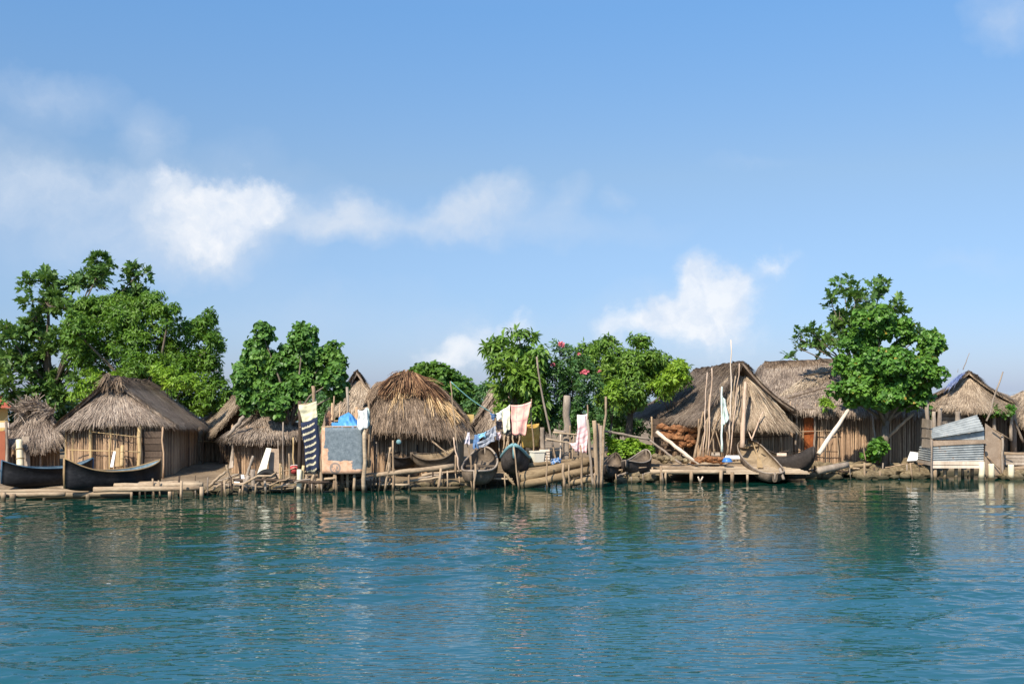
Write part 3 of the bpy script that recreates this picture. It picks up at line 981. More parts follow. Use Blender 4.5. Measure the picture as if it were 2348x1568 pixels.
part_pole('wall_rail', at(212, 990, 43.15), at(320, 1002, 43.05), .018, 'bamboo', h1)
db = MB()
for k in range(7):
    db.box((X_at(349, 43.25), 43.28, .55 + k * .265), (.78, .05, .235), Matrix.Rotation(random.uniform(-.01, .01), 3, 'Y'))
db.build('door', M['wood_dark'], h1)
for s in (-1, 1):
    part_pole('door_jamb', (X_at(349, 43.2) + s * .43, 43.2, .35), (X_at(349, 43.2) + s * .43, 43.2, 2.45), .04, 'cane', h1)

# ---- ragged hut at far left
h0, r0 = hut('thatched_hut', 'ragged grey thatched hut at the left edge beside the orange wooden panel',
         RF=at(88, 925, 46.2), RB=at(75, 915, 50), ELF=at(20, 985, 45.6), ELB=at(25, 975, 50), ERF=at(134, 990, 45.6), ERB=at(150, 980, 50),
         hip_top=[at(66, 930, 46.5), at(100, 925, 46.5)], hip_eave=[at(18, 1000, 45.4), at(60, 1010, 45.1), at(100, 1012, 45.1), at(138, 1000, 45.4)], base=(-19.5, 47.5, .4), seed=31, n_side=1500, n_hip=1900, fringe=.5)
fr = MB()
for i, x in enumerate((40, 62, 85, 105, 120)):
    straw_tuft(fr, at(x, 925 + abs(x - 80) * .5, 46), (random.uniform(-.5, .5), -.4, .7 - i * .15), 60, (.3, .8), .5, seed=40 + i)
fr.build('ridge_tuft', M['thatch'], r0)
cane_wall([(X_at(14, 46), 47), (X_at(16, 45.9), 45.9), (X_at(70, 45.6), 45.6), (X_at(136, 45.8), 45.8)], .3, 2.2, h0, 'cane', seed=22, per_m=15, gaps=.12, tilt=.06)
part_pole('wall_rail', at(55, 1038, 45.4), at(128, 1020, 45.4), .025, 'bamboo', h0)
part_pole('post', at(64, 1080, 45.4), at(58, 990, 45.4), .05, 'wood_grey', h0)
part_pole('post', at(92, 1080, 45.4), at(97, 1000, 45.4), .05, 'wood_grey', h0)
part_pole('post', at(24, 1080, 45.4), at(20, 985, 45.4), .06, 'wood_grey', h0)

# ---- red roofed house at the far left edge
rb = thing('red_roofed_house', 'small house with red roof and yellow wall peeking in at the left edge', 'house', tuple(at(-40, 1060, 55)))
MB().hexa([at(-160, 935, 54.4), at(27, 935, 54.4), at(27, 935, 58), at(-160, 935, 58), at(-160, 908, 55.6), at(20, 907, 55.6), at(20, 908, 57), at(-160, 908, 57)]).build('roof', M['red_roof'], rb)
MB().hexa([at(-150, 1060, 55), at(18, 1060, 55), at(18, 1050, 57.6), at(-150, 1050, 57.6), at(-150, 934, 55), at(18, 934, 55), at(18, 934, 57.6), at(-150, 934, 57.6)]).build('wall', M['yellow_wall'], rb)
pn = thing('wooden_panel', 'orange painted wooden panel under a pale plank at the left edge', 'panel', tuple(at(-20, 1075, 44.6)))
MB().board(at(-60, 1075, 44.6), at(12, 1075, 44.6), at(12, 988, 44.6), at(-60, 988, 44.6), .06).build('board', M['orange_panel'], pn)
MB().board(at(-60, 982, 44.5), at(20, 980, 44.5), at(20, 968, 44.5), at(-60, 970, 44.5), .08).build('top_plank', M['wood_pale'], pn)
part_pole('side_post', at(15, 1085, 44.5), at(14, 965, 44.5), .06, 'wood_grey', pn)

def bamboo_trunk(name, label, cat, p0, p1, r, mat, group=None, nodes=4):
    t = thing(name, label, cat, tuple(p0), group)
    MB().tube([V(p0).lerp(V(p1), i / 6) for i in range(7)], [r * (1 - .03 * i) for i in range(7)], 12).build('stem', M[mat], t)
    for k in range(1, nodes):
        c = V(p0).lerp(V(p1), k / nodes)
        d = (V(p1) - V(p0)).normalized()
        MB().tube([c - d * .015, c + d * .015], [r * 1.08, r * 1.08], 12).build('node_ring', M['trim_tan'], t)
    return t
bamboo_trunk('bamboo_stem', 'thick pale yellow bamboo stem standing before the ragged hut', 'bamboo', A(1, 205, 1110, 44.3), A(1, 190, 825, 44.6), .15, 'bamboo_pale', nodes=3)
tag(MB().board(A(1, 225, 1090, 44.9), A(1, 300, 1090, 44.9), A(1, 290, 790, 45), A(1, 215, 790, 45), .04).build('board', M['grey_plank']), 'grey board leaning right of the pale bamboo stem', 'board')
bamboo_trunk('bamboo_stem', 'golden bamboo length leaning on the hut wall beside a brown plank', 'bamboo', A(1, 1210, 1090, 42.4), A(1, 1218, 885, 42.9), .085, 'bamboo', nodes=3)
tag(MB().board(A(1, 1140, 1090, 42.5), A(1, 1185, 1090, 42.5), A(1, 1190, 905, 42.9), A(1, 1150, 905, 42.9), .05).build('plank', M['trim_tan']), 'short brown plank leaning on the hut wall by bamboo', 'plank')
tag(MB().board(A(1, 1095, 1095, 42.4), A(1, 1125, 1095, 42.4), A(1, 1152, 940, 42.8), A(1, 1128, 940, 42.8), .03).build('plank', M['white_paint']), 'narrow white board leaning beside the brown plank', 'board')

# ---- huts behind the second tree
h2, r2 = hut('thatched_hut', 'low thatched hut half hidden under the bushy tree, left of the blue tarp',
         RF=at(615, 925, 45.6), RB=at(628, 925, 47.2), ELF=at(520, 998, 44.7), ELB=at(532, 990, 47.1), ERF=at(712, 990, 44.7), ERB=at(705, 987, 47.1),
         hip_top=[at(585, 945, 45.8), at(650, 945, 45.8)], hip_eave=[at(528, 990, 44.8), at(560, 995, 44.3), at(620, 997, 44.2), at(670, 992, 44.3), at(705, 985, 44.8)], base=(-10.3, 47, .5), seed=51, n_side=1500, n_hip=2000, fringe=.45)
cane_wall([(X_at(533, 46.5), 46.5), (X_at(534, 45.2), 45.2), (X_at(570, 44.8), 44.8), (X_at(660, 44.8), 44.8), (X_at(705, 45.4), 45.4)], .3, 2.35, h2, 'cane', seed=23)
part_pole('rake_pole', A(2, 355, 595, 44.3), A(2, 185, 790, 44.2), .09, 'wood_grey', h2, bend=.05, n=6)
part_pole('wall_rail', A(2, 250, 845, 44.5), A(2, 690, 825, 44.5), .02, 'cane_dark', h2)
part_pole('post', A(2, 432, 1080, 44.6), A(2, 430, 740, 44.6), .03, 'wood_dark', h2)
part_pole('post', A(2, 620, 1080, 44.6), A(2, 622, 740, 44.6), .05, 'wood_dark', h2)
part_pole('post', A(2, 245, 1080, 44.6), A(2, 245, 700, 44.6), .05, 'wood_grey', h2)
h2b, r2b = hut('thatched_hut', 'tan thatched roof slope with deep shadow below, between the left hut and bushy tree',
         RF=at(588, 880, 48.1), RB=at(530, 893, 54.5), ELF=at(494, 990, 47.8), ELB=at(442, 975, 54), ERF=at(690, 985, 48.1), ERB=at(640, 975, 54.5),
         hip_top=None, hip_eave=None, base=(-11.5, 50, .6), seed=61, mat='thatch_pale', n_side=1900, sag=.05)
cane_wall([(X_at(503, 48.9), 52), (X_at(503, 48.9), 48.9), (X_at(690, 48.9), 48.9)], .4, 2.3, h2b, 'cane_dark', seed=24)  # canes coloured dark for the shadow under the roof slope
MB().board(at(505, 985, 49.0), at(690, 985, 49.0), at(600, 885, 49.0), at(585, 885, 49.0), .05).build('gable_shade', M['cane_dark'], h2b)  # dark sheet that paints in the shadowed gable front
fg = thing('cane_fence', 'short brown cane fence in the gap between the left hut and the low hut', 'fence', (X_at(485, 50.8), 50.8, .4))
cane_wall([(X_at(452, 50.9), 50.9), (X_at(520, 50.7), 50.7)], .3, 2.1, fg, 'cane', name='canes', seed=44, jag=.12)
part_pole('fence_rail', (X_at(455, 50.8), 50.8, 1.5), (X_at(518, 50.6), 50.6, 1.45), .03, 'bamboo', fg)
tag(MB().board(A(2, 200, 1110, 44.4), A(2, 245, 1100, 44.4), A(2, 250, 890, 44.9), A(2, 235, 890, 44.9), .03).build('board', M['grey_plank']), 'pale grey pointed board leaning at the low hut corner', 'board')

# ---- far hut tip left of the central roof
hf, rf_ = hut('thatched_hut', 'distant peaked thatched roof tip showing between the bushy tree and central roof',
         RF=at(818, 850, 53), RB=at(818, 858, 57), ELF=at(760, 935, 52.5), ELB=at(760, 930, 57), ERF=at(890, 940, 52.5), ERB=at(880, 930, 57),
         hip_top=[at(815, 872, 53.2), at(835, 872, 53.2)], hip_eave=[at(765, 940, 52), at(820, 945, 51.5), at(885, 940, 52)], base=(-7.4, 55, .6), seed=71, n_side=1200, n_hip=1000, hip_mat='thatch_pale')
cane_wall([(X_at(775, 53.3), 55), (X_at(775, 53.3), 53.3), (X_at(875, 53.3), 53.3)], .5, 2.9, hf, 'cane', seed=25)

# ---- central hut
h3, r3 = hut('thatched_hut', 'central round-fronted thatched hut with loose golden straw hanging from its ridge',
         RF=at(926, 858, 45.9), RB=at(952, 866, 50.5), ELF=at(836, 958, 45.2), ELB=at(850, 970, 50.5), ERF=at(1066, 962, 45.4), ERB=at(1075, 960, 50.5),
         hip_top=[at(866, 876, 46.2), at(926, 864, 46.0), at(976, 874, 46.2)],
         hip_eave=[at(830, 970, 45.6), at(848, 980, 44.9), at(890, 978, 44.6), at(930, 978, 44.5), at(975, 984, 44.5), at(1020, 992, 44.7), at(1055, 988, 45.1), at(1073, 970, 45.6)],
         base=(-4.4, 48, .6), seed=81, n_side=2600, n_hip=4200, sag=-.34, hip_sag=-.26, fringe=.24, mat='thatch_brown')
cane_wall([(X_at(850, 46.2), 48.5), (X_at(852, 46), 46), (X_at(900, 45.5), 45.5), (X_at(1000, 45.5), 45.5), (X_at(1050, 46), 46), (X_at(1056, 46), 48.5)], .3, 2.15, h3, 'cane', seed=26)
st = MB()
for i, (x0, y0, x1, y1, n) in enumerate([(470, 260, 300, 640, 170), (480, 300, 380, 560, 150), (560, 340, 480, 420, 90), (430, 300, 420, 520, 120),
                                         (700, 330, 790, 560, 160), (740, 370, 960, 560, 200), (800, 400, 1040, 600, 190), (880, 450, 1080, 700, 130), (730, 400, 750, 590, 100)]):
    a, b = A(3, x0, y0, 45.6), A(3, x1, y1, 44.75)
    straw_tuft(st, a, b - a, int(n * (.35 + .5 * random.random())), (.35, (b - a).length * random.uniform(.7, 1.15)), random.uniform(.07, .2), (.012, .03), seed=90 + i)
st.build('loose_straw', M['straw'], r3)
dk = MB()
for i, (x0, y0, x1, y1, n) in enumerate([(490, 175, 440, 330, 140), (540, 180, 560, 330, 140), (520, 170, 500, 300, 120), (620, 220, 700, 380, 120), (440, 190, 250, 330, 150), (660, 230, 900, 420, 150), (400, 190, 330, 400, 120), (560, 200, 640, 360, 160), (500, 190, 520, 380, 160), (580, 190, 700, 320, 140)]):
    a, b = A(3, x0, y0, 45.5), A(3, x1, y1, 45.1)
    straw_tuft(dk, a, b - a, int(n * 2.2), (.3, (b - a).length * 1.1), .16, (.015, .04), seed=110 + i)
dk.build('ridge_tuft', M['thatch_red'], r3)
part_pole('rafter_pole', A(3, 770, 860, 44.6), A(3, 950, 1005, 44.6), .035, 'wood', h3)
part_pole('wall_rail', A(3, 670, 1010, 45.1), A(3, 930, 1012, 45.1), .025, 'wood_dark', h3)
tag(MB().tube([A(3, 430, 868, 44.4) + V((0, i * .016 - .08, 0)) for i in range(10)], [.02, .06, .085, .10, .105, .105, .10, .085, .06, .02], 14).build('fishing_float', M['trim_teal']), 'round teal float hanging under the central hut eave', 'float')

# ---- hut behind the washing line
h4, r4 = hut('thatched_hut', 'grey thatched hut behind the laundry, partly under the long-leaved tree',
         RF=at(1165, 860, 50.5), RB=at(1195, 860, 55), ELF=at(1084, 972, 49.8), ELB=at(1130, 965, 55), ERF=at(1260, 975, 49.8), ERB=at(1270, 965, 55),
         hip_top=[at(1135, 880, 50.7), at(1190, 880, 50.7)], hip_eave=[at(1082, 975, 50.2), at(1110, 982, 49.4), at(1180, 985, 49.3), at(1255, 978, 50)], base=(.2, 52, .6), seed=121, n_side=1500, n_hip=2600)
cane_wall([(X_at(1092, 51), 54), (X_at(1094, 51), 51), (X_at(1250, 51), 51)], .4, 2.3, h4, 'cane', seed=27)
tag(MB().board(A(3, 1100, 720, 52.5), A(3, 1195, 720, 52.5), A(3, 1195, 588, 52.5), A(3, 1120, 588, 52.5), .1).build('yellow_wall_board', M['yellow_wall']), 'small yellow board wall between the central hut and grey roof', 'board wall')

# ---- right gabled hut
RFg, RBg = at(1704, 830, 49.75), at(1592, 848, 57.5)
h5, r5 = hut('thatched_hut', 'gabled thatched hut with tall poles leaning on its front, coconut husks under its left eave',
         RF=RFg, RB=RBg, ELF=at(1600, 963, 49.5), ELB=at(1442, 950, 56.0), ERF=at(1822, 938, 49.4), ERB=at(1760, 950, 57),
         hip_top=[at(1668, 866, 50.2), at(1735, 862, 50.2)],
         hip_eave=[at(1603, 958, 49.75), at(1640, 962, 49.55), at(1690, 962, 49.45), at(1740, 966, 49.45), at(1790, 970, 49.5), at(1820, 976, 49.7)],
         base=(9.5, 52.5, .7), seed=131, n_side=3600, n_hip=3200, hip_mat='thatch_pale', sag=.22, hip_sag=.22)
st = MB()
for i, (x0, y0, x1, y1) in enumerate([(1480, 330, 1700, 560), (1520, 350, 1850, 640), (1560, 400, 1890, 690), (1500, 340, 1620, 560), (1380, 320, 1330, 560), (1420, 320, 1400, 600)]):
    a, b = A(5, x0, y0, 50.3), A(5, x1, y1, 49.55)
    straw_tuft(st, a, b - a, 110, (.4, (b - a).length * .9), .10, (.014, .03), seed=140 + i)
st.build('loose_straw', M['thatch_pale'], r5)
cane_wall([(X_at(1598, 50.6), 50.6), (X_at(1700, 50.45), 50.45), (X_at(1818, 50.6), 50.6)], .45, 2.85, h5, 'cane', seed=28)
cane_wall([(X_at(1598, 50.6), 50.7), (X_at(1500, 54.5), 54.5)], .45, 2.6, h5, 'cane_dark', name='side_wall', seed=29)  # dark cane colour stands for the deep shade beside the trees
for x in (1640, 1740, 1820):
    part_pole('post', A(5, x, 1030, 50.3), A(5, x - 3, 690, 50.3), .055, 'wood', h5)
part_pole('post', at(1494, 1045, 52.2), at(1494, 955, 52.2), .05, 'wood', h5)
part_pole('post', at(1606, 1060, 49.4), at(1602, 960, 49.4), .05, 'wood', h5)
part_pole('wall_rail', A(5, 1260, 885, 50.25), A(5, 1890, 872, 50.25), .022, 'wood_dark', h5)
bb = MB()
for k in range(3):
    bb.box(A(5, 690, 740 + k * 55, 52.0), (.75, .05, .30))
bb.build('side_board', M['wood_dark'], h5)  # boards given a near-black colour for the shade under the trees

# ---- long cane hut
RL, RR = at(1752, 832, 57.5), at(2105, 818, 57.5)
h6 = thing('long_hut', 'long cane-walled hut with rusty door and wide sagging thatched roof beside the right tree', 'hut', (15.5, 55, .6))
mb = MB()
thatch(mb, [RL, at(1850, 828, 57.5), at(1930, 822, 57.5), RR], [at(1725, 925, 52.0), at(1830, 938, 50.6), at(1960, 944, 50.5), at(2125, 944, 50.5)], 6500, sag=.25, seed=151, fringe=.4, rough=.09)
thatch(mb, [RL, RR], [at(1700, 925, 64), at(2110, 925, 64)], 500, seed=152)
thatch(mb, [RL + V((-.1, -.3, -.1)), RL + V((-.1, .3, -.1))], [at(1712, 930, 52.5), at(1690, 925, 63)], 900, seed=153, fringe=.3)
r6 = mb.build('roof', M['thatch'], h6)
cb = MB()
thatch(cb, [RL + V((0, -.1, .08)), RR + V((0, -.1, .08))], [RL + V((0, -.7, -.35)), RR + V((0, -.7, -.35))], 900, seed=154, fringe=.3, rough=.09)
cb.build('ridge_cap', M['thatch_old'], r6)
pb = MB()
dz = V((0, 0, -.16))
thatch(pb, [at(1885, 836, 56.4) + dz * .7, at(1950, 828, 56.6) + dz * .7], [at(1790, 898, 53.1) + dz, at(1850, 884, 53.9) + dz], 600, thick=.03, seed=155, fringe=.2, rough=.06, lift=.06)
pb.build('pale_patch', M['thatch_pale'], r6)
for (x0, y0, Y0, x1, y1, Y1) in [(860, 458, 52.2, 1330, 325, 53.5), (1030, 225, 54.6, 1390, 170, 55.5)]:
    part_pole('roof_tie', A(6, x0, y0, Y0) + V((0, -.15, .15)), A(6, x1, y1, Y1) + V((0, -.15, .15)), .03, 'cord', r6, bend=.01)
wz = lambda u: np.interp(u, [0, .3, 1], [3.05, 3.0, 2.9])
cane_wall([(X_at(1800, 51.3), 51.3), (X_at(1850, 51.2), 51.2), (X_at(1998, 51.0), 51.0), (X_at(2120, 50.6), 50.6)], .4, wz, h6, 'cane', per_m=30, r=.020, jag=.10, tilt=.03, seed=30)
part_pole('wall_rail', A(6, 870, 770, 50.95), A(6, 1400, 752, 50.8), .024, 'wood', h6, bend=.012)
part_pole('wall_rail', A(6, 880, 960, 50.95), A(6, 1400, 968, 50.8), .022, 'wood_dark', h6)
part_pole('post', A(6, 1148, 990, 50.9), A(6, 1142, 560, 50.9), .06, 'wood_grey', h6)
part_pole('post', A(6, 1395, 1040, 50.8), A(6, 1370, 780, 50.8), .035, 'wood', h6)
part_pole('post', A(6, 950, 1000, 50.95), A(6, 965, 545, 50.95), .05, 'wood_grey', h6)
MB().board(A(6, 1045, 1030, 51.0), A(6, 1145, 1030, 51.0), A(6, 1135, 615, 51.0), A(6, 1035, 615, 51.0), .05).build('door', M['rust'], h6)

# ---- huts at right edge
h7, r7 = hut('thatched_hut', 'peaked thatched hut with blue tarp on its ridge behind the corrugated shack',
         RF=at(2222, 852, 55.5), RB=at(2226, 862, 60), ELF=at(2125, 912, 54.5), ELB=at(2150, 905, 60), ERF=at(2325, 920, 54.5), ERB=at(2305, 905, 60),
         hip_top=[at(2206, 866, 55.7), at(2240, 866, 55.7)], hip_eave=[at(2118, 925, 54.8), at(2150, 932, 54.0), at(2220, 938, 53.7), at(2290, 934, 54.0), at(2328, 926, 54.8)], base=(23.5, 57, .6), seed=161, mat='thatch_pale', n_side=1800, n_hip=3600, hip_sag=.22, cap='thatch')
tb = MB()
thatch(tb, [at(2200, 860, 55.1), at(2214, 853, 55.1)], [at(2170, 886, 54.6), at(2188, 882, 54.6)], 30, thick=.04, seed=3, fringe=0)
tb.build('blue_cover', M['deep_tarp'], r7)
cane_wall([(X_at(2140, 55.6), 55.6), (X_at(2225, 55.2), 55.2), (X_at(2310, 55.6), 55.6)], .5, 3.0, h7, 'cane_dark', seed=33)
bb = MB()
for k in range(4):
    bb.box(at(2195, 950 + k * 9, 54.3), (1.9, .04, .17))
bb.build('plank_wall', M['grey_plank'], h7)
for x in (2154, 2198, 2222, 2280, 2318):
    part_pole('post', at(x, 1010, 54.2), at(x, 930, 54.2), .09, 'wood_grey', h7)
h8, r8 = hut('thatched_hut', 'thatched hut cut off by the right edge of the view',
         RF=at(2405, 868, 57.5), RB=at(2410, 868, 63), ELF=at(2312, 935, 57), ELB=at(2330, 925, 63), ERF=at(2500, 940, 57), ERB=at(2490, 930, 63),
         hip_top=[at(2370, 885, 57.7), at(2420, 878, 57.7)], hip_eave=[at(2304, 912, 57.2), at(2330, 955, 56.4), at(2400, 975, 56), at(2500, 955, 57)], base=(28.5, 59, .6), seed=171, n_side=1200, n_hip=2200, fringe=.5, mat='thatch_pale')
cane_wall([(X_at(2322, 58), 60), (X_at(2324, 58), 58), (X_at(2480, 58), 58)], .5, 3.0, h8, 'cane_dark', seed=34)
part_pole('post', A(7, 1600, 1030, 55.5), A(7, 1590, 560, 55.5), .16, 'wood_grey', h8)
part_pole('post', A(7, 1690, 930, 55.3), A(7, 1610, 720, 55.3), .07, 'wood_grey', h8)
for i, (a, b, r, lab) in enumerate([((1345, 730), (1500, 270), .07, 'long grey pole leaning right above the corrugated shack'), ((1125, 250), (1185, 95), .035, 'thin bare stick rising from the blue tarped ridge'), ((1075, 275), (1080, 240), .02, 'short stick stub on the ridge left of the bare stick')]):
    Y = 50 if i == 0 else 55.4
    pole('pole', lab, 'pole', A(7, *a, Y), A(7, *b, Y + (.6 if i == 0 else 0)), r, r * .7, 'wood_grey')

# ------------------------------------------------------------------ canoes
def canoe(label, bow, stern, beam, depth, rise_b, rise_s, outer, inner, trim, thwarts=(0.0,), roll=0.0, keel=.6, plumb=False, group=None, full=2.4, nose=.10, rim=.03):
    bow, stern = V(bow), V(stern)
    c = (bow + stern) / 2
    ax = (bow - stern)
    L = ax.length
    ax.normalize()
    side = V((0, 0, 1)).cross(ax).normalized()
    up = ax.cross(side).normalized()
    rot = Matrix.Rotation(roll, 3, ax)
    side, up = rot @ side, rot @ up
    t = thing('canoe', label, 'canoe', tuple(c - up * depth), group)
    ns, nc = 30, 15

    def section(tt, ins):
        at_ = abs(tt)
        rise = rise_b if tt > 0 else rise_s
        b = beam / 2 * max(0.0, 1 - at_ ** full) ** .62 + nose * beam * .5 * (1 - at_ * .4)
        s = rise * at_ ** 2.6
        k = -depth + (depth * keel + rise * .75) * at_ ** 3.6
        if plumb:
            k = -depth + depth * .22 * at_ ** 5
        if ins:
            b = max(b - .045, .012)
            k = min(k + .07, s - .03)
        x = tt * L / 2 * (1 - (.02 if ins else 0))
        pts = []
        for j in range(nc):
            ph = (j / (nc - 1) * 2 - 1) * math.pi / 2
            y = b * math.copysign(abs(math.sin(ph)) ** .8, ph)
            z = s - (s - k) * math.cos(ph) ** .62
            pts.append(c + ax * x + side * y + up * z)
        return pts
    T = [math.copysign(abs(q) ** .85, q) for q in np.linspace(-1, 1, ns)]
    vs, fs, mi = [], [], []
    for ins in (0, 1):
        for tt in T:
            vs += [tuple(p) for p in section(tt, ins)]
    k = ns * nc
    mb = MB()
    fo, fi, fr_ = [], [], []
    for i in range(ns - 1):
        for j in range(nc - 1):
            a = i * nc + j
            fo.append([a, a + nc, a + nc + 1, a + 1])
            fi.append([k + a, k + a + 1, k + a + nc + 1, k + a + nc])
        for j in (0, nc - 1):
            a = i * nc + j
            fr_.append([a, k + a, k + a + nc, a + nc])
    for i in (0, ns - 1):
        fr_.append([i * nc + j for j in range(nc)])
        for j in range(nc - 1):
            a = i * nc + j
            fr_.append([a, a + 1, k + a + 1, k + a])
    mb.add(vs, fo, True, 0)
    mb.f += fi + fr_
    mb.mi += [1] * len(fi) + [0] * len(fr_)
    mb.sm += [True] * len(fi) + [False] * len(fr_)
    hull = mb.build('hull', [M[outer], M[inner]], t)
    for sgn in (0, nc - 1):
        pts = [V(vs[i * nc + sgn]).lerp(V(vs[k + i * nc + sgn]), .5) + up * .015 for i in range(ns)]
        MB().tube(pts, [rim] * ns, 6).build('gunwale', M[trim], t)
    for q in thwarts:
        sec = section(q, 1)
        a, b = V(sec[0]), V(sec[-1])
        w = ax * .11
        dn = -up * (depth * .22)
        a, b = a + dn, b + dn
        MB().hexa([a - w, b - w, b + w, a + w, a - w + up * .035, b - w + up * .035, b + w + up * .035, a + w + up * .035]).build('thwart', M[inner], t)
    for q, tt in ((1, .97), (-1, -.97)):
        sec = section(tt, 0)
        m = V(sec[nc // 2])
        top = (V(sec[0]) + V(sec[-1])) / 2
        MB().tube([m + up * .02 + ax * q * .03, (m + top) / 2 + ax * q * .05, top + up * .06 + ax * q * .05], [.045, .05, .045], 7).build('stem_post', M[trim], t)
    return t

canoe('black dugout canoe with blue gunwale resting on logs at the left edge', at(4, 1074, 40.0), at(212, 1072, 42.0), .95, .72, .28, .36, 'hull_black', 'hull_blue_in', 'trim_blue', (-.35, .3), plumb=True, rim=.02)
canoe('dark navy dugout canoe with tan rim, its tall bow before the first canoe', at(147, 1085, 38.6), at(368, 1075, 41.3), 1.0, .68, .52, .34, 'hull_black', 'hull_blue_in', 'trim_tan', (-.4, .25), plumb=True)
tag(crooked(A(1, 1385, 1090, 42.2), A(1, 1590, 1060, 42.3), .04, .03, .01).build('paddle_shaft', M['hull_blue_in']), 'blue paddle shaft lying in the stern of the tan rimmed canoe', 'paddle')
canoe('old brown dugout canoe lying on the bank under the central hut eave', at(945, 1052, 44.5), at(1046, 1042, 44.8), .75, .50, .25, .32, 'dugout', 'dugout_in', 'dugout', (), roll=-.30)
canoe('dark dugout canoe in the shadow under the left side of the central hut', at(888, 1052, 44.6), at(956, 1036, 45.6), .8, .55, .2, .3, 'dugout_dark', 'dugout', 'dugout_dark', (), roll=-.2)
canoe('broad hollow grey dugout canoe drawn up bow-down among the stakes under the laundry', at(1088, 1093, 42.0), at(1112, 1040, 45.6), 1.28, .62, .22, .30, 'dugout', 'dugout', 'wood_grey', (-.15,), keel=.5, nose=.12, rim=.045)
canoe('black dugout canoe with teal rim and high bow, below the pink towel', at(1178, 1052, 42.9), at(1186, 1046, 47.0), 1.12, .72, .55, .3, 'dugout_dark', 'dugout', 'trim_teal', (-.1,), keel=.55, nose=.08, rim=.075)
canoe('small dark dugout canoe moored beside the stake bundle', at(1392, 1080, 45.2), at(1412, 1054, 48.2), .80, .50, .22, .3, 'dugout_dark', 'dugout', 'dugout', (-.3,), nose=.14)
canoe('small grey dugout canoe moored in front of the green bush', at(1436, 1068, 45.4), at(1482, 1048, 48.6), .92, .52, .22, .34, 'dugout_dark', 'dugout', 'wood_grey', (-.45,), nose=.12)
big = canoe('long weathered dugout canoe sloping bow-first off the plank deck into the water', at(1777, 1092, 44.9), at(1711, 1020, 50.2), 1.02, .50, .10, .26, 'dugout', 'dugout_in', 'wood_grey', (-.86, .62), keel=.35, nose=.40, full=5)
canoe('black dugout canoe with upturned bow beside the weathered canoe, below the pale leaning pole', at(1866, 1052, 46.4), at(1742, 1046, 50.2), .98, .74, .50, .40, 'dugout_dark', 'dugout', 'dugout_dark', (-.3, .3))
# paddle in the long canoe
pd = thing('paddle', 'wooden paddle lying blade-down inside the long weathered canoe', 'paddle', tuple(A(6, 600, 1110, 46.8)))
crooked(A(6, 520, 880, 48.8), A(6, 575, 1060, 47.2), .03, .03, .005).build('shaft', M['trim_tan'], pd)
MB().board(A(6, 560, 1125, 46.7), A(6, 620, 1130, 46.7), A(6, 598, 1045, 47.3), A(6, 555, 1045, 47.3), .03).build('blade', M['trim_tan'], pd)

# ------------------------------------------------------------------ left log platform
pf = thing('log_platform', 'low platform of long weathered logs on short posts under the left canoes', 'platform', (-14.5, 40, 0))
for i, (xa, xb, Y, z, r) in enumerate([(-60, 145, 38.5, .16, .10), (60, 300, 39.0, .10, .12), (-60, 280, 39.8, .14, .12), (215, 455, 38.7, .36, .105), (262, 462, 39.3, .42, .12),
                                       (-60, 380, 40.7, .16, .12), (290, 455, 40.2, .40, .11), (-60, 420, 41.5, .2, .12)]):
    crooked((X_at(xa, Y), Y, z), (X_at(xb, Y), Y + .15, z + .05), r, r * .8, .008, 8, 10).build('log', M['log'], pf)
for i, (x, Y, z, r) in enumerate([(28, 38.3, .24, .12), (200, 38.6, .2, .08), (388, 38.65, .3, .07), (415, 38.5, .70, .055), (461, 38.6, .48, .08), (100, 38.4, .1, .06), (300, 38.6, .28, .05), (7, 38.3, .30, .10)]):
    crooked((X_at(x, Y), Y, -.7), (X_at(x, Y) + .02, Y, z), r, r * .9, .01, 3).build('post', M['wood'], pf)

# driftwood tangle
dg = 'tangled driftwood sticks heaped on the shore between the left platform and the tyre'
for i in range(30):
    rr = random.Random(300 + i)
    x = rr.uniform(455, 700)
    Y = float(np.interp(x, [455, 700], [40.2, 41.6])) + rr.uniform(-.2, 1.6)
    z = rr.uniform(.02, .45)
    a = rr.uniform(-.9, .9)
    L = rr.uniform(.7, 1.9)
    p = V((X_at(x, Y), Y, z))
    q = p + V((math.cos(a) * L, math.sin(a) * L * .5, rr.uniform(-.15, .6)))
    pole('driftwood', 'crooked driftwood stick in the tangled heap on the left shore', 'driftwood', p, q, rr.uniform(.035, .08), None, rr.choice(['log', 'wood', 'wood_grey']), dg, .07, 6, 7, seed=i)
for lab, k, a, b, Y, r in [('pale forked driftwood limb standing highest at the left end of the tangled heap', 2, (205, 1210), (180, 1075), 41.0, .10),
                           ('thick pale driftwood limb curving up from the platform end', 2, (0, 1290), (170, 1140), 40.6, .10)]:
    pole('driftwood', lab, 'driftwood', A(k, *a, Y), A(k, *b, Y), r, r * .7, 'log', None, .06, 6)

# ------------------------------------------------------------------ dark railing, tyre, boards
rl = thing('pole_railing', 'dark horizontal pole on crooked uprights before the tyre and boards', 'railing', tuple(A(2, 700, 1340, 40.9)))
part_pole('rail', A(2, 250, 1222, 40.8), A(2, 1200, 1248, 41.1), .07, 'wood_dark', rl, n=8)
for i, (x0, y0, x1, y1, r) in enumerate([(380, 1380, 360, 1210, .10), (455, 1400, 440, 1120, .11), (300, 1390, 400, 1180, .09), (360, 1210, 445, 985, .06), (575, 1380, 560, 1230, .05)]):
    part_pole('upright', A(2, x0, y0 + 60, 40.8), A(2, x1, y1, 40.8), r, 'wood_grey', rl)
ty = thing('tyre', 'black car tyre standing behind the dark pole railing', 'tyre', tuple(A(2, 580, 1300, 41.8)))
tc, rr_ = A(2, 575, 1235, 41.8), .34
ring = [tc + V((math.cos(2 * math.pi * i / 28) * rr_, .12 * math.sin(2 * math.pi * i / 28), math.sin(2 * math.pi * i / 28) * rr_)) for i in range(28)]
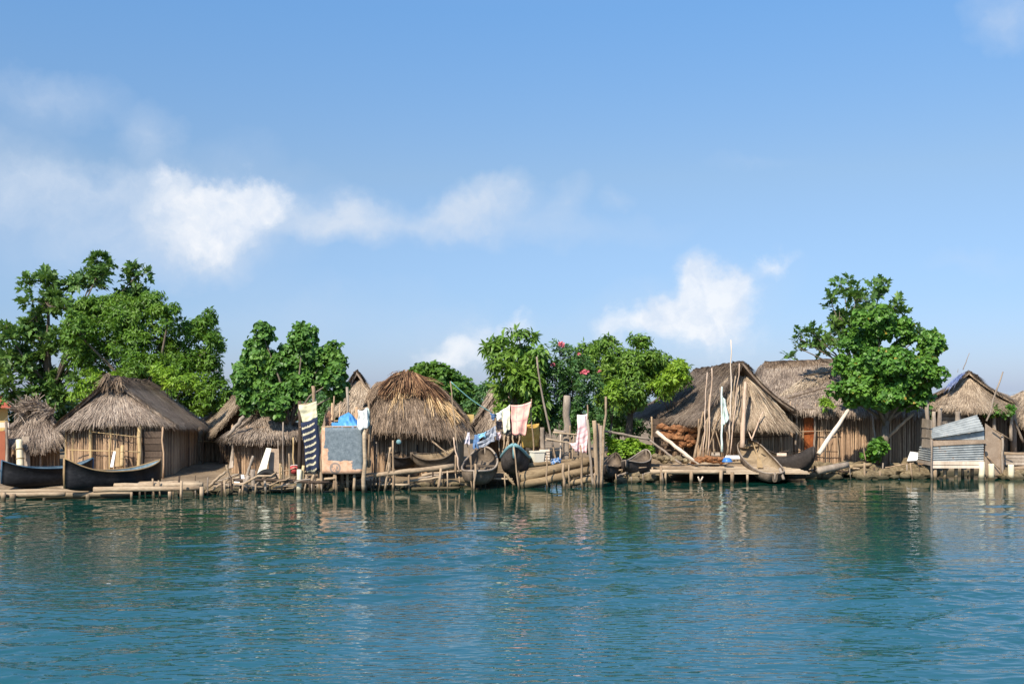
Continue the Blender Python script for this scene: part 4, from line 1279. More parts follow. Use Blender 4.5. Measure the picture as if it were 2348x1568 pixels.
tb = MB()
tb.tube(ring + [ring[0]], [.12] * 29, 10, closed=True)
tb.build('tread', M['rubber'], ty)
tag(MB().board(A(2, 470, 1200, 41.9), A(2, 560, 1180, 42.0), A(2, 625, 910, 42.6), A(2, 575, 905, 42.6), .05).build('board', M['cream_board']), 'cream board leaning with its bright face to the water, behind the tyre', 'board')
tag(MB().board(A(2, 590, 1205, 42.5), A(2, 705, 1200, 42.5), A(2, 700, 915, 42.8), A(2, 615, 912, 42.8), .05).build('board', M['brown_sheet']), 'brown board leaning right of the cream board', 'board')
tag(MB().board(A(2, 305, 1215, 41.4), A(2, 360, 1215, 41.4), A(2, 350, 1172, 41.5), A(2, 318, 1172, 41.5), .1).build('foam_block', M['white_paint']), 'small white foam block on the driftwood left of the tyre', 'foam block')
tag(MB().board(A(2, 255, 1275, 41.0), A(2, 325, 1275, 41.0), A(2, 325, 1235, 41.1), A(2, 255, 1238, 41.1), .1).build('foam_block', M['white_paint']), 'lower white foam scrap among driftwood under the railing end', 'foam block')
bk = thing('bucket', 'red plastic bucket beside the patterned navy cloth', 'bucket', tuple(A(2, 858, 1160, 42.3)))
p = A(2, 858, 1160, 42.3)
MB().tube([p, p + V((0, 0, .28)), p + V((0, 0, .29)), p + V((0, 0, .1))], [.15, .19, .165, .14], 16).build('pail', M['red_plastic'], bk)
MB().tube([p + V((math.cos(a) * .185, 0, .27 + math.sin(a) * .06)) for a in np.linspace(0, math.pi, 9)], [.012] * 9, 6).build('handle', M['white_paint'], bk)

# ------------------------------------------------------------------ privy over the water
pv = thing('privy', 'over-water privy enclosure with grey painted panel on stilts', 'privy', tuple(A(2, 1330, 1340, 41.6)))
pm = MB()
a, b, c, d = A(2, 1120, 1160, 41.4), A(2, 1535, 1155, 41.4), A(2, 1540, 705, 41.4), A(2, 1125, 705, 41.4)
nu, nv = 12, 12
vs, uv = [], []
for s_ in (0, .035):
    for j in range(nv + 1):
        for i in range(nu + 1):
            u, v = i / nu, j / nv
            q = (V(a) * (1 - u) + V(b) * u) * (1 - v) + (V(d) * (1 - u) + V(c) * u) * v
            q = q + V((0, s_ + .02 * math.sin(u * 5 + v * 2), -.03 * math.sin(u * math.pi) * (1 - v)))
            vs.append(tuple(q))
            uv.append((u, v))
fs = []
k = (nu + 1) * (nv + 1)
for j in range(nv):
    for i in range(nu):
        e = j * (nu + 1) + i
        fs += [[e, e + 1, e + nu + 2, e + nu + 1], [k + e, k + e + nu + 1, k + e + nu + 2, k + e + 1]]
for i in range(nu):
    fs += [[i, k + i, k + i + 1, i + 1], [nv * (nu + 1) + i, nv * (nu + 1) + i + 1, k + nv * (nu + 1) + i + 1, k + nv * (nu + 1) + i]]
for j in range(nv):
    e = j * (nu + 1)
    fs += [[e, e + nu + 1, k + e + nu + 1, k + e], [e + nu, k + e + nu, k + e + 2 * nu + 1, e + 2 * nu + 1]]
pm.add(vs, fs, True)
pm.uv = uv
pm.build('panel', M['panel'], pv)
for (x0, y0, x1, y1, Y, r, m) in [(1548, 1400, 1548, 690, 41.3, .085, 'log'), (1595, 1100, 1590, 430, 41.4, .045, 'wood'), (1130, 1400, 1090, 690, 41.45, .07, 'wood'), (1062, 560, 1040, 290, 41.6, .08, 'wood'),
                                  (1075, 1160, 1062, 540, 41.7, .07, 'wood'), (905, 1160, 905, 440, 41.6, .08, 'wood_dark'), (920, 1330, 945, 1080, 41.3, .07, 'bamboo'), (905, 1400, 905, 1120, 41.2, .11, 'bamboo_pale')]:
    part_pole('post', A(2, x0, y0, Y), A(2, x1, y1, Y), r, m, pv)
for (x0, y0, x1, y1, Y) in [(1250, 1400, 1255, 1165, 41.5), (1385, 1400, 1385, 1165, 42.0), (1450, 1400, 1450, 1170, 41.6), (1100, 1400, 1105, 1160, 41.6), (985, 1380, 1060, 1140, 41.5), (1330, 1400, 1330, 1170, 42.4), (1200, 1400, 1200, 1170, 42.5)]:
    part_pole('stilt', A(2, x0, y0, Y), A(2, x1, y1, Y), .07, 'wood', pv)
fb = MB()
for q in range(6):
    fb.box(A(2, 1330, 1155, 41.7 + q * .3), (1.75, .24, .05))
fb.build('floor', M['grey_plank'], pv)
part_pole('top_rail', A(2, 895, 480, 41.55), A(2, 1075, 455, 41.55), .03, 'wood', pv)
part_pole('top_rail', A(2, 1125, 700, 41.5), A(2, 1560, 690, 41.5), .035, 'wood', pv)
part_pole('top_rail', A(2, 905, 700, 41.55), A(2, 1100, 680, 41.55), .03, 'wood', pv)
part_pole('top_rail', A(2, 1480, 530, 41.45), A(2, 1600, 500, 41.45), .03, 'wood', pv)
cane_wall([(X_at(735, 42.9), 42.9), (X_at(830, 43.1), 43.1)], .3, 2.2, pv, 'cane_dark', name='back_screen', seed=35, lining=True)
fc = thing('stake_fence', 'uneven brown stake fence behind the blue tarp', 'fence', (X_at(787, 43.6), 43.6, .4))
cane_wall([(X_at(750, 43.6), 43.6), (X_at(832, 43.5), 43.5)], .3, lambda u: 3.05 + .35 * np.sin(u * 9) * (u < 1) - .35 * u, fc, 'cane', name='stakes', per_m=13, r=.035, jag=.16, seed=36, tilt=.05, lining=False)
part_pole('tall_stake', A(2, 1390, 1000, 43.4), A(2, 1378, 300, 43.4), .06, 'wood_grey', fc)
part_pole('tall_stake', A(2, 1255, 900, 43.4), A(2, 1250, 390, 43.4), .035, 'wood', fc)
part_pole('fence_rail', A(2, 1180, 640, 43.4), A(2, 1490, 630, 43.4), .035, 'wood', fc)
MB().board(A(2, 1085, 880, 43.2), A(2, 1215, 880, 43.2), A(2, 1215, 535, 43.2), A(2, 1160, 570, 43.2), .03).build('brown_hide', M['brown_sheet'], fc)

# thin stakes in the water by the privy and the log rail
for i, (k, x0, y0, x1, y1, Y, r, lab, m) in enumerate([
    (2, 745, 1400, 742, 650, 42.6, .06, 'tall grey post left of the navy cloth, under the bushy tree', 'wood_grey'),
    (2, 700, 1140, 690, 830, 43.4, .05, 'grey knobbly stake between the cream board and the tall grey post', 'wood_grey'),
    (2, 815, 1380, 800, 960, 41.6, .055, 'brown stake standing in water left of the red bucket', 'wood'),
    (2, 848, 1130, 842, 800, 42.8, .055, 'golden stake behind the red bucket', 'bamboo'),
    (2, 712, 1260, 712, 1060, 41.6, .05, 'short pale stake just right of the tyre', 'bamboo'),
    (2, 735, 1250, 732, 1080, 41.7, .04, 'short thin stake second right of the tyre', 'bamboo'),
    (2, 1640, 1380, 1645, 800, 41.9, .055, 'dark stake just right of the privy panel', 'wood_dark'),
    (2, 1680, 1390, 1668, 860, 42.1, .045, 'second dark stake right of the privy panel', 'wood_dark'),
    (2, 1720, 1370, 1800, 1050, 41.9, .075, 'pale stake leaning right under the left end of the log rail', 'log'),
    (2, 1840, 1390, 1835, 830, 42.0, .075, 'tall golden stake at the left end of the log rail', 'wood'),
    (2, 1805, 1390, 1800, 900, 42.3, .05, 'thin brown stake beside the tall golden stake of the log rail', 'wood'),
    (3, 300, 1180, 350, 920, 42.1, .06, 'brown stake leaning against the tall golden stake', 'wood'),
    (3, 200, 1390, 200, 870, 42.6, .05, 'thin grey stake in shade below the central hut', 'wood_grey'),
]):
    p0 = A(k, x0, y0, Y)
    if y0 > 1300:
        p0.z = -.6
    pole('stake', lab, 'stake', p0, A(k, x1, y1, Y), r, r * .8, m, None, .015, seed=500 + i)

# ------------------------------------------------------------------ log rail and log stacks
lr = thing('log_rail', 'long pale log resting on forked posts in front of the central hut', 'log rail', tuple(A(3, 600, 1370, 42.1)))
part_pole('log', A(3, 175, 1210, 41.8), A(3, 990, 1115, 42.6), .085, 'log', lr, r1=.115, bend=.008, n=8)
part_pole('log', A(3, 330, 1185, 42.1), A(3, 560, 1150, 42.3), .075, 'log', lr)
for (x0, x1, y1, r) in [(525, 535, 1160, .05), (820, 860, 1135, .06), (940, 925, 1160, .035), (375, 375, 1190, .045)]:
    p0 = A(3, x0, 1380, 42.1)
    p0.z = -.6
    part_pole('forked_post', p0, A(3, x1, y1, 42.15), r, 'wood', lr)
tag(crooked(A(3, 560, 1350, 42.0), A(3, 1050, 1335, 42.2), .07, .06, .01, 6).build('log', M['log_gold']), 'golden log lying at the waterline under the log rail', 'log')
gl = 'big golden logs stacked on the shore right of the teal-rimmed canoe'
for i, (x0, y0, x1, y1, Y0, Y1, r, lab) in enumerate([
    (700, 1235, 1455, 1055, 43.5, 43.9, .33, 'thickest golden log on top of the stack at the water'),
    (720, 1320, 1480, 1140, 43.3, 43.7, .28, 'second golden log under the thickest one'),
    (1210, 1295, 1490, 1235, 43.5, 43.6, .22, 'short golden log at the lower right of the stack'),
    (560, 1190, 660, 1310, 42.7, 42.6, .09, 'thin pale log end poking out below the teal-rimmed canoe'),
    (780, 1110, 1400, 1040, 44.4, 44.9, .16, 'slim golden log behind the thickest one')]):
    pole('log', lab, 'log', A(4, x0, y0, Y0), A(4, x1, y1, Y1), r, r * .82, 'log_gold', gl, .016, 9, 12, seed=600 + i)
lg = 'upright stakes holding the golden log stack'
for i, (x0, x1, y1, Y, r, lab) in enumerate([
    (250, 258, 1090, 41.9, .075, 'knotted stake in front of the hollow grey canoe'),
    (215, 212, 1010, 42.2, .05, 'thin stake across the hollow grey canoe'),
    (710, 650, 920, 42.6, .06, 'brown stake leaning before the teal-rimmed canoe'),
    (985, 988, 1010, 42.9, .055, 'dark stake in the middle of the golden log stack'),
    (1155, 1160, 1085, 42.9, .10, 'thick short stake before the golden logs'),
    (1215, 1215, 1100, 43.0, .05, 'thin stake right of the thick short stake'),
    (1360, 1330, 900, 43.0, .065, 'brown stake in front of the striped pink cloth'),
    (1470, 1480, 1180, 43.2, .06, 'short stake at the right end of the golden logs')]):
    p0 = A(4, x0, 1340, Y)
    p0.z = -.7
    pole('stake', lab, 'stake', p0, A(4, x1, y1, Y), r, r * .8, 'wood', lg, .02, seed=620 + i)
MBk = thing('stake_bundle', 'bundle of old trunks and poles standing in water right of the log stack', 'stake bundle', tuple(A(4, 1500, 1290, 43.4)))
for i, (x0, y0, x1, y1, r, m) in enumerate([(1500, 1360, 1470, 650, .10, 'wood'), (1535, 1350, 1590, 405, .055, 'log'), (1480, 1350, 1400, 640, .065, 'wood_grey'), (1525, 1350, 1540, 700, .08, 'wood_grey'), (1500, 1360, 1510, 680, .085, 'wood'), (1545, 1350, 1575, 640, .04, 'wood'), (1560, 1300, 1555, 760, .035, 'wood')]):
    p0 = A(4, x0, y0, 43.4 + i * .05)
    p0.z = -.6
    part_pole('trunk_pole', p0, A(4, x1, y1, 43.4 + i * .05), r, m, MBk, bend=.011, n=6)
for i, (x0, y0, x1, y1, Y, r, m, lab) in enumerate([
    (1060, 1040, 885, 0, 45.0, .075, 'wood_grey', 'tall slanting bare pole in front of the long-leaved tree'),
    (1190, 1090, 1195, 395, 45.2, .29, 'wood_grey', 'broad weathered grey trunk post behind the log stack'),
    (1222, 1050, 1225, 700, 44.9, .06, 'wood', 'thin brown stake beside the broad grey trunk post'),
    (945, 950, 940, 720, 45.2, .17, 'wood_grey', 'short grey post right of the ochre cloth'),
    (1075, 1040, 1050, 900, 44.8, .07, 'wood', 'leaning short stake right of the striped crate'),
    (1125, 1050, 1130, 790, 44.8, .06, 'wood_pale', 'pale stake left of the broad grey trunk post'),
    (1405, 1000, 1403, 490, 44.3, .05, 'wood', 'tall thin pole holding the striped pink cloth'),
    (1310, 1040, 1312, 740, 44.2, .05, 'wood', 'short stake at the left hem of the striped pink cloth'),
    (1250, 1060, 1262, 800, 44.6, .05, 'wood', 'crooked stake between the trunk post and striped pink cloth'),
]):
    pole('pole', lab, 'pole', A(4, x0, y0, Y), A(4, x1, y1, Y), r, r * .78, m, None, .012, 7, seed=640 + i)
for i, (x0, y0, x1, y1, Y, r, m, lab) in enumerate([
    (980, 835, 1330, 900, 44.5, .045, 'log', 'pale horizontal stick reaching to the striped pink cloth'),
    (970, 850, 1250, 880, 44.6, .035, 'wood', 'lower thin stick under the pale horizontal stick'),
    (1050, 770, 1340, 800, 44.8, .06, 'log', 'upper horizontal rail behind the striped pink cloth'),
    (1060, 750, 1180, 775, 45.0, .12, 'wood_grey', 'grey log across the broad trunk post')]):
    pole('stick', lab, 'stick', A(4, x0, y0, Y), A(4, x1, y1, Y), r, r * .8, m, None, .012, seed=660 + i)

# ------------------------------------------------------------------ laundry
def cloth(label, TL, TR, BR, BL, mat, folds=2.5, amp=.04, sag=.05, name='hanging_cloth', cat='cloth', group=None, nu=18, nv=16, seed=1, hem=.03):
    rng = random.Random(seed)
    ph = rng.uniform(0, 6)
    TL, TR, BR, BL = V(TL), V(TR), V(BR), V(BL)
    nrm = (TR - TL).cross(BL - TL).normalized()
    if nrm.y > 0:
        nrm = -nrm
    vs, uv = [], []
    for j in range(nv + 1):
        v = j / nv
        for i in range(nu + 1):
            u = i / nu
            p = (TL * (1 - u) + TR * u) * (1 - v) + (BL * (1 - u) + BR * u) * v
            p = p + V((0, 0, -sag * math.sin(math.pi * u) * (1 - .4 * v) + hem * math.sin(u * 9 + ph) * v))
            p = p + nrm * (amp * math.sin(u * folds * 6.283 + ph + v * 1.2) * (.35 + .65 * v) + amp * .6 * math.sin(v * 5 + u * 3 + ph))
            p = p + nrm * (mnoise.noise(V((u * 4 + ph, v * 5, ph))) * amp * 1.3) + V((mnoise.noise(V((u * 2, v * 3, ph + 9))) * .05, 0, mnoise.noise(V((u * 3 + 5, v * 2, ph))) * .05 * v))
            vs.append(tuple(p))
            uv.append((u, 1 - v))
    fs = [[j * (nu + 1) + i, j * (nu + 1) + i + 1, (j + 1) * (nu + 1) + i + 1, (j + 1) * (nu + 1) + i] for j in range(nv) for i in range(nu)]
    mb = MB()
    mb.add(vs, fs, True)
    mb.uv = uv
    o = mb.build(name, M[mat])
    s = o.modifiers.new('thickness', 'SOLIDIFY')
    s.thickness = .012
    return tag(o, label, cat, group)

def cz(k, pts, Y):
    return [A(k, x, y, Y) for x, y in pts]
cloth('cream cloth hung on the privy rail above the navy patterned cloth', *cz(2, [(898, 478), (1072, 440), (1082, 610), (935, 660)], 41.38), 'cloth_cream', 1.5, .03, .06, seed=1)
cloth('navy cloth with rows of cream figures hung below the cream cloth', *cz(2, [(925, 655), (1085, 595), (1105, 1130), (970, 1150)], 41.34), 'navy_pattern', 1.5, .03, .04, seed=2)
cloth('white cloth hung on the right post of the privy', *cz(2, [(1488, 525), (1575, 505), (1590, 705), (1480, 708)], 41.2), 'cloth_white', 2, .03, .08, seed=3)
cloth('pale mint cloth hanging right behind the white cloth on the privy post', *cz(2, [(1580, 500), (1600, 520), (1598, 690), (1565, 690)], 41.3), 'cloth_mint', 1, .02, .02, seed=4)
tp = MB()
gx = [(1215, 655), (1300, 600), (1395, 555), (1440, 585), (1480, 640)]
rng = random.Random(9)
nu, nv = 24, 14
vs = []
for j in range(nv + 1):
    for i in range(nu + 1):
        u, v = i / nu, j / nv
        zx = 1225 + 255 * u
        ty_ = np.interp(zx, [1225, 1290, 1300, 1395, 1440, 1480], [655, 655, 600, 553, 590, 640])
        zy = ty_ + (705 - ty_) * v
        vs.append(tuple(A(2, zx, zy, 42.15 - .65 * v + .05 * math.sin(u * 14 + v * 6) + .03 * math.sin(u * 31 - v * 9))))
fs = [[j * (nu + 1) + i, j * (nu + 1) + i + 1, (j + 1) * (nu + 1) + i + 1, (j + 1) * (nu + 1) + i] for j in range(nv) for i in range(nu)]
tp.add(vs, fs, True)
to = tag(tp.build('tarp', M['blue_tarp']), 'crumpled bright blue tarp draped over the privy top rail', 'tarp')
to.modifiers.new('thickness', 'SOLIDIFY').thickness = .012
cloth('brown cloth hanging left of the blue tarp', *cz(2, [(1160, 560), (1215, 535), (1222, 660), (1165, 700)], 42.2), 'cloth_brown', 1.5, .03, .03, seed=6)

lp = pole('clothes_pole', 'slim leaning clothes pole right of the central hut holding the turquoise rope', 'pole', A(3, 1050, 1180, 43.6), A(3, 955, 250, 43.8), .05, .035, 'wood', None, .006, 8)
pole('stake', 'stake at the foot of the leaning clothes pole', 'stake', A(3, 1012, 1180, 43.4), A(3, 1010, 1000, 43.4), .07, .06, 'wood')
pole('stake', 'slanting peeled stake right beside the clothes pole foot', 'stake', A(3, 1050, 1175, 43.3), A(3, 990, 820, 43.5), .05, .045, 'peeled')
rp = [A(3, 958, 252, 43.8).lerp(A(3, 1380, 570, 44.8), i / 10) + V((0, 0, -.10 * math.sin(math.pi * i / 10))) for i in range(11)]
tag(MB().tube(rp, [.022] * 11, 6).build('rope', M['rope_teal']), 'turquoise rope stretched from the clothes pole down to the laundry', 'rope')
rp = [A(4, 430, 570, 44.8).lerp(A(4, 830, 450, 44.9), i / 10) + V((0, 0, -.06 * math.sin(math.pi * i / 10))) for i in range(11)]
tag(MB().tube(rp, [.014] * 11, 6).build('rope', M['cord']), 'dark line carrying the white, floral and pink laundry', 'rope')
rp = [A(4, 160, 790, 44.2).lerp(A(4, 520, 730, 44.4), i / 8) + V((0, 0, -.03)) for i in range(9)]
tag(MB().tube(rp, [.014] * 9, 6).build('rope', M['cord']), 'lower line carrying the blue and grey laundry', 'rope')
pole('clothes_pole', 'pole at the right end of the upper laundry line', 'pole', A(4, 850, 1030, 45.0), A(4, 832, 430, 45.0), .05, .04, 'wood')
pole('clothes_pole', 'stake at the left end of the lower laundry line', 'pole', A(4, 205, 1080, 44.2), A(4, 160, 760, 44.2), .04, .035, 'wood')
pole('clothes_pole', 'pole where both laundry lines meet', 'pole', A(4, 520, 1040, 44.6), A(4, 440, 560, 44.8), .045, .04, 'wood')
G = 'laundry drying on the lines above the canoes'
cloth('pink towel with square pattern, largest cloth on the upper line', *cz(4, [(622, 490), (828, 455), (770, 790), (630, 790)], 44.75), 'pink_blocks', 1.5, .04, .07, name='towel', cat='towel', group=G, seed=11)
cloth('cream floral cloth left of the pink towel', *cz(4, [(528, 545), (612, 485), (612, 730), (545, 785)], 44.72), 'floral', 1.5, .03, .03, group=G, seed=12)
cloth('small white cloth left of the cream floral cloth', *cz(4, [(468, 580), (528, 545), (525, 640), (478, 635)], 44.7), 'cloth_white', 1.5, .02, .02, group=G, seed=13)
cloth('black garment hanging under the small white cloth', *cz(4, [(475, 650), (525, 655), (530, 750), (470, 745)], 44.72), 'cloth_black', 1.5, .02, .02, name='garment', cat='garment', group=G, seed=14)
cloth('small blue grey garment at the end of the turquoise rope', *cz(4, [(415, 570), (460, 580), (455, 640), (420, 635)], 44.75), 'cloth_denim', 2, .03, .03, name='garment', cat='garment', group=G, seed=15)
cloth('light blue cloth on the lower laundry line', *cz(4, [(282, 790), (362, 765), (360, 815), (290, 835)], 44.05), 'cloth_sky', 1.5, .02, .02, group=G, seed=16)
cloth('denim cloth below and left of the light blue cloth', *cz(4, [(245, 795), (300, 785), (295, 930), (232, 935)], 44.1), 'cloth_denim', 2, .03, .02, group=G, seed=17)
cloth('wide grey patterned cloth sloping along the lower line', *cz(4, [(365, 760), (468, 700), (475, 800), (300, 930)], 44.2), 'cloth_grey', 3, .05, .02, group=G, seed=18)
cloth('lilac white shirt at the left end of the lower line', *cz(4, [(180, 770), (200, 770), (205, 890), (150, 885)], 44.1), 'cloth_lilac', 1.5, .03, .02, name='garment', cat='garment', group=G, seed=19)
cloth('pale pink cloth at the right end of the lower line', *cz(4, [(478, 770), (515, 765), (512, 840), (470, 850)], 44.35), 'cloth_pink', 1.5, .03, .02, group=G, seed=20)
cloth('grey towel draped low over the hollow canoe stern', *cz(4, [(280, 870), (450, 800), (455, 860), (300, 935)], 44.0), 'cloth_grey', 3, .04, .02, name='towel', cat='towel', group=G, seed=21)
cloth('ochre yellow cloth hanging behind the pink towel', *cz(4, [(700, 690), (912, 680), (910, 920), (730, 930)], 45.7), 'ochre', 1.5, .04, .02, seed=22)
cloth('pink striped cloth hanging from the tall thin pole', *cz(4, [(1310, 590), (1402, 580), (1395, 985), (1275, 960)], 44.05), 'pink_stripes', 2, .05, .03, seed=23)
cloth('pale pink cloth corner hanging left of the striped one', *cz(4, [(1215, 880), (1300, 870), (1310, 980), (1285, 965)], 44.1), 'cloth_pink', 1, .03, .02, seed=24)
bn = thing('bin', 'white square bin behind the golden log stack', 'bin', tuple(A(4, 890, 1080, 45.0)))
p = A(4, 890, 1080, 45.0)
rz = Matrix.Rotation(.4, 3, 'Z')
for (s0, s1, z0, z1, nm) in [(.20, .24, 0, .44, 'body'), (.26, .26, .44, .49, 'lid')]:
    cn = [p + rz @ V((sx * s0, sy * s0, z0)) for sx, sy in ((-1, -1), (1, -1), (1, 1), (-1, 1))] + [p + rz @ V((sx * s1, sy * s1, z1)) for sx, sy in ((-1, -1), (1, -1), (1, 1), (-1, 1))]
    MB().hexa(cn).build(nm, M['white_bin'], bn)
tag(MB().board(A(4, 795, 1085, 45.4), A(4, 850, 1085, 45.4), A(4, 860, 950, 45.5), A(4, 785, 950, 45.5), .05).build('board', M['trim_tan']), 'tan board standing behind the white bin', 'board')
cr = thing('crate', 'slatted pale crate right of the white bin', 'crate', tuple(A(4, 960, 1075, 45.1)))
for k in range(5):
    MB().box(A(4, 965, 955 + k * 27, 45.1), (.42, .3, .075)).build('slat', M['wood_pale'], cr)
for s in (-.18, .18):
    MB().box(A(4, 965, 1010, 45.27) + V((s, 0, 0)), (.05, .05, .62)).build('corner_post', M['wood'], cr)
cloth('blue striped cloth lying folded over the golden log', *cz(4, [(1030, 1040), (1105, 1025), (1130, 1075), (1025, 1095)], 44.1), 'stripes_blue', 2, .04, .02, seed=25)
cloth('small bright blue rag beside the folded striped cloth', *cz(4, [(1085, 1035), (1130, 1035), (1135, 1075), (1090, 1072)], 44.25), 'cloth_denim', 1.5, .03, .01, seed=26)
for i, (x0, y0, x1, y1) in enumerate([(560, 900, 600, 810), (610, 920, 590, 810), (650, 900, 640, 800), (680, 910, 710, 810), (700, 930, 740, 860), (540, 920, 560, 800)]):
    pole('stick', 'short stick in the firewood pile behind the teal-rimmed canoe', 'stick', A(4, x0, y0 + 80, 46.2), A(4, x1, y1, 46.4), .06, .05, ['log', 'wood'][i % 2], 'firewood sticks behind the teal-rimmed canoe', .03, seed=680 + i)

# ------------------------------------------------------------------ right deck and things on it
dk_ = thing('plank_deck', 'tan plank deck on short piles in front of the gabled hut', 'deck', (X_at(1690, 47), 47, .3))
db = MB()
for k in range(17):
    Y = 45.6 + k * .29
    z = .40 + k * .015
    xa, xb = np.interp(k, [0, 16], [1515, 1560]), np.interp(k, [0, 16], [1856, 1780])
    db.box(((X_at(xa, Y) + X_at(xb, Y)) / 2, Y, z), (X_at(xb, Y) - X_at(xa, Y) + random.uniform(-.2, .2), .275, .05), Matrix.Rotation(random.uniform(-.006, .006), 3, 'Y'))
db.build('planks', M['log'], dk_)
part_pole('edge_log', A(5, 590, 1205, 45.35), A(5, 1270, 1205, 45.35), .11, 'log', dk_, r1=.09, bend=.008, n=8)
part_pole('edge_log', A(5, 680, 1165, 45.7), A(5, 1300, 1195, 45.5), .11, 'log', dk_, r1=.09, bend=.008, n=8)
for (x0, y1, r) in [(975, 1200, .085), (1255, 1190, .08), (1358, 1210, .09), (690, 1150, .07), (735, 1200, .06), (1500, 1230, .06)]:
    p1 = A(5, x0, y1, 45.3)
    part_pole('pile', (p1.x, p1.y, -.7), p1, r, 'wood', dk_)
fk = thing('forked_stake', 'small white forked stake in the water before the deck', 'stake', tuple(A(5, 1058, 1330, 45.1)))
crooked(V((A(5, 1058, 1330, 45.1).x, 45.1, -.4)), A(5, 1058, 1300, 45.1), .045, .04).build('stem', M['wood_pale'], fk)
for x in (1038, 1085):
    crooked(A(5, 1058, 1300, 45.1), A(5, x, 1250, 45.1), .04, .03).build('fork', M['wood_pale'], fk)
for i, (x0, y0, Y0, x1, y1, Y1, r, m, lab) in enumerate([
    (655, 835, 49.8, 1000, 1105, 47.8, .145, 'wood_pale', 'pale fallen trunk sloping from the husk pile to the deck'),
    (560, 890, 49.4, 880, 1130, 47.4, .09, 'wood_grey', 'thin grey branch left of the pale fallen trunk'),
    (160, 825, 48.6, 600, 905, 49.2, .10, 'wood_grey', 'long grey pole running left from the gabled hut'),
    (890, 1040, 48.5, 1050, 1135, 47.2, .07, 'wood_grey', 'thin stick at the foot of the pale fallen trunk')]):
    pole('fallen_log' if i == 0 else 'branch', lab, 'trunk' if i == 0 else 'branch', A(5, x0, y0, Y0), A(5, x1, y1, Y1), r, r * .8, m, None, .012, 8, 10, seed=700 + i)

def lump(p, r, seed, squash=(1, 1, .8), detail=2):
    import bmesh
    bm = bmesh.new()
    bmesh.ops.create_icosphere(bm, subdivisions=detail, radius=1)
    vs = []
    o = V((seed * 3.1, seed * 1.7, seed))
    for v in bm.verts:
        n = 1 + .38 * mnoise.noise(v.co * 1.3 + o) + .16 * mnoise.noise(v.co * 3.1 + o)
        vs.append((p[0] + v.co.x * r * squash[0] * n, p[1] + v.co.y * r * squash[1] * n, p[2] + v.co.z * r * squash[2] * n))
    fs = [[v.index for v in f.verts] for f in bm.faces]
    bm.free()
    return vs, fs

for i in range(95):
    rr = random.Random(800 + i)
    zx, zy = rr.uniform(700, 1005), rr.uniform(770, 1000)
    if zx < 860 and zy > 780 + (zx - 640) * .95:
        continue
    if zy > 990 - abs(zx - 960) * .3:
        continue
    p = A(5, zx, zy, 50.6 + rr.uniform(-.25, .2))
    mb = MB()
    mb.add(*lump(p, rr.uniform(.13, .21), i, (rr.uniform(1, 1.5), 1, .75), 1))
    tag(mb.build('coconut_husk', M['husk']), 'brown coconut husk in the pile stacked under the gabled hut eave', 'coconut husk', 'coconut husks stacked under the gabled hut eave')
sh = thing('husk_rack', 'dark pole rack behind the coconut husks under the eave', 'rack', tuple(at(1560, 1045, 50.95)))
for k in range(5):
    part_pole('rack_pole', A(5, 690, 1010 - k * 55, 50.95), A(5, 1015, 1000 - k * 55, 50.95), .05, 'wood_dark', sh)
for x in (700, 850, 1000):
    part_pole('rack_post', A(5, x, 1080, 51), A(5, x, 740, 51), .05, 'wood_dark', sh)
for i in range(44):
    rr = random.Random(900 + i)
    zx = rr.uniform(1000, 1270)
    p = A(5, zx, rr.uniform(1085, 1125) - 20 * (1 - abs(zx - 1130) / 150), 47.8 + rr.uniform(-.3, .3))
    mb = MB()
    mb.add(*lump(p, rr.uniform(.10, .17), 200 + i, (rr.uniform(1, 1.6), 1, .65), 1))
    tag(mb.build('coconut_husk', M['husk']), 'reddish coconut husk in the low heap on the deck beside the blue basin', 'coconut husk', 'coconut husks heaped on the plank deck')
bs = thing('basin', 'blue plastic basin upside down on the deck', 'basin', tuple(A(5, 1312, 1115, 47.4)))
p = A(5, 1312, 1112, 47.4)
MB().tube([p, p + V((0, 0, .04)), p + V((0, 0, .15)), p + V((0, 0, .18))], [.22, .21, .17, .12], 20).build('body', M['blue_plastic'], bs)
MB().tube([p + V((0, 0, -.01)), p + V((0, 0, .04))], [.235, .235], 20).build('rim', M['blue_plastic'], bs)
tag(MB().board(A(5, 1285, 1078, 48.4), A(5, 1440, 1078, 48.4), A(5, 1440, 1052, 48.7), A(5, 1300, 1052, 48.7), .05).build('plank', M['white_paint']), 'white plank lying on the deck behind the blue basin', 'plank')
tag(MB().board(A(5, 1160, 1050, 49.0), A(5, 1245, 1050, 49.0), A(5, 1240, 1022, 49.2), A(5, 1165, 1022, 49.2), .08).build('stone_block', M['grey_plank']), 'grey block at the foot of the leaning poles', 'block')
for i, (x, y) in enumerate([(690, 1080), (740, 1075), (800, 1085), (850, 1080), (640, 1060), (920, 1105), (720, 1105)]):
    mb = MB()
    mb.add(*lump(A(5, x, y, 47.6 + i * .1), .16, 60 + i, (1.3, 1, .8)))
    tag(mb.build('stone', M['rock']), 'rough stone lying under the fallen trunk beside the deck', 'stone', 'stones under the fallen trunk')

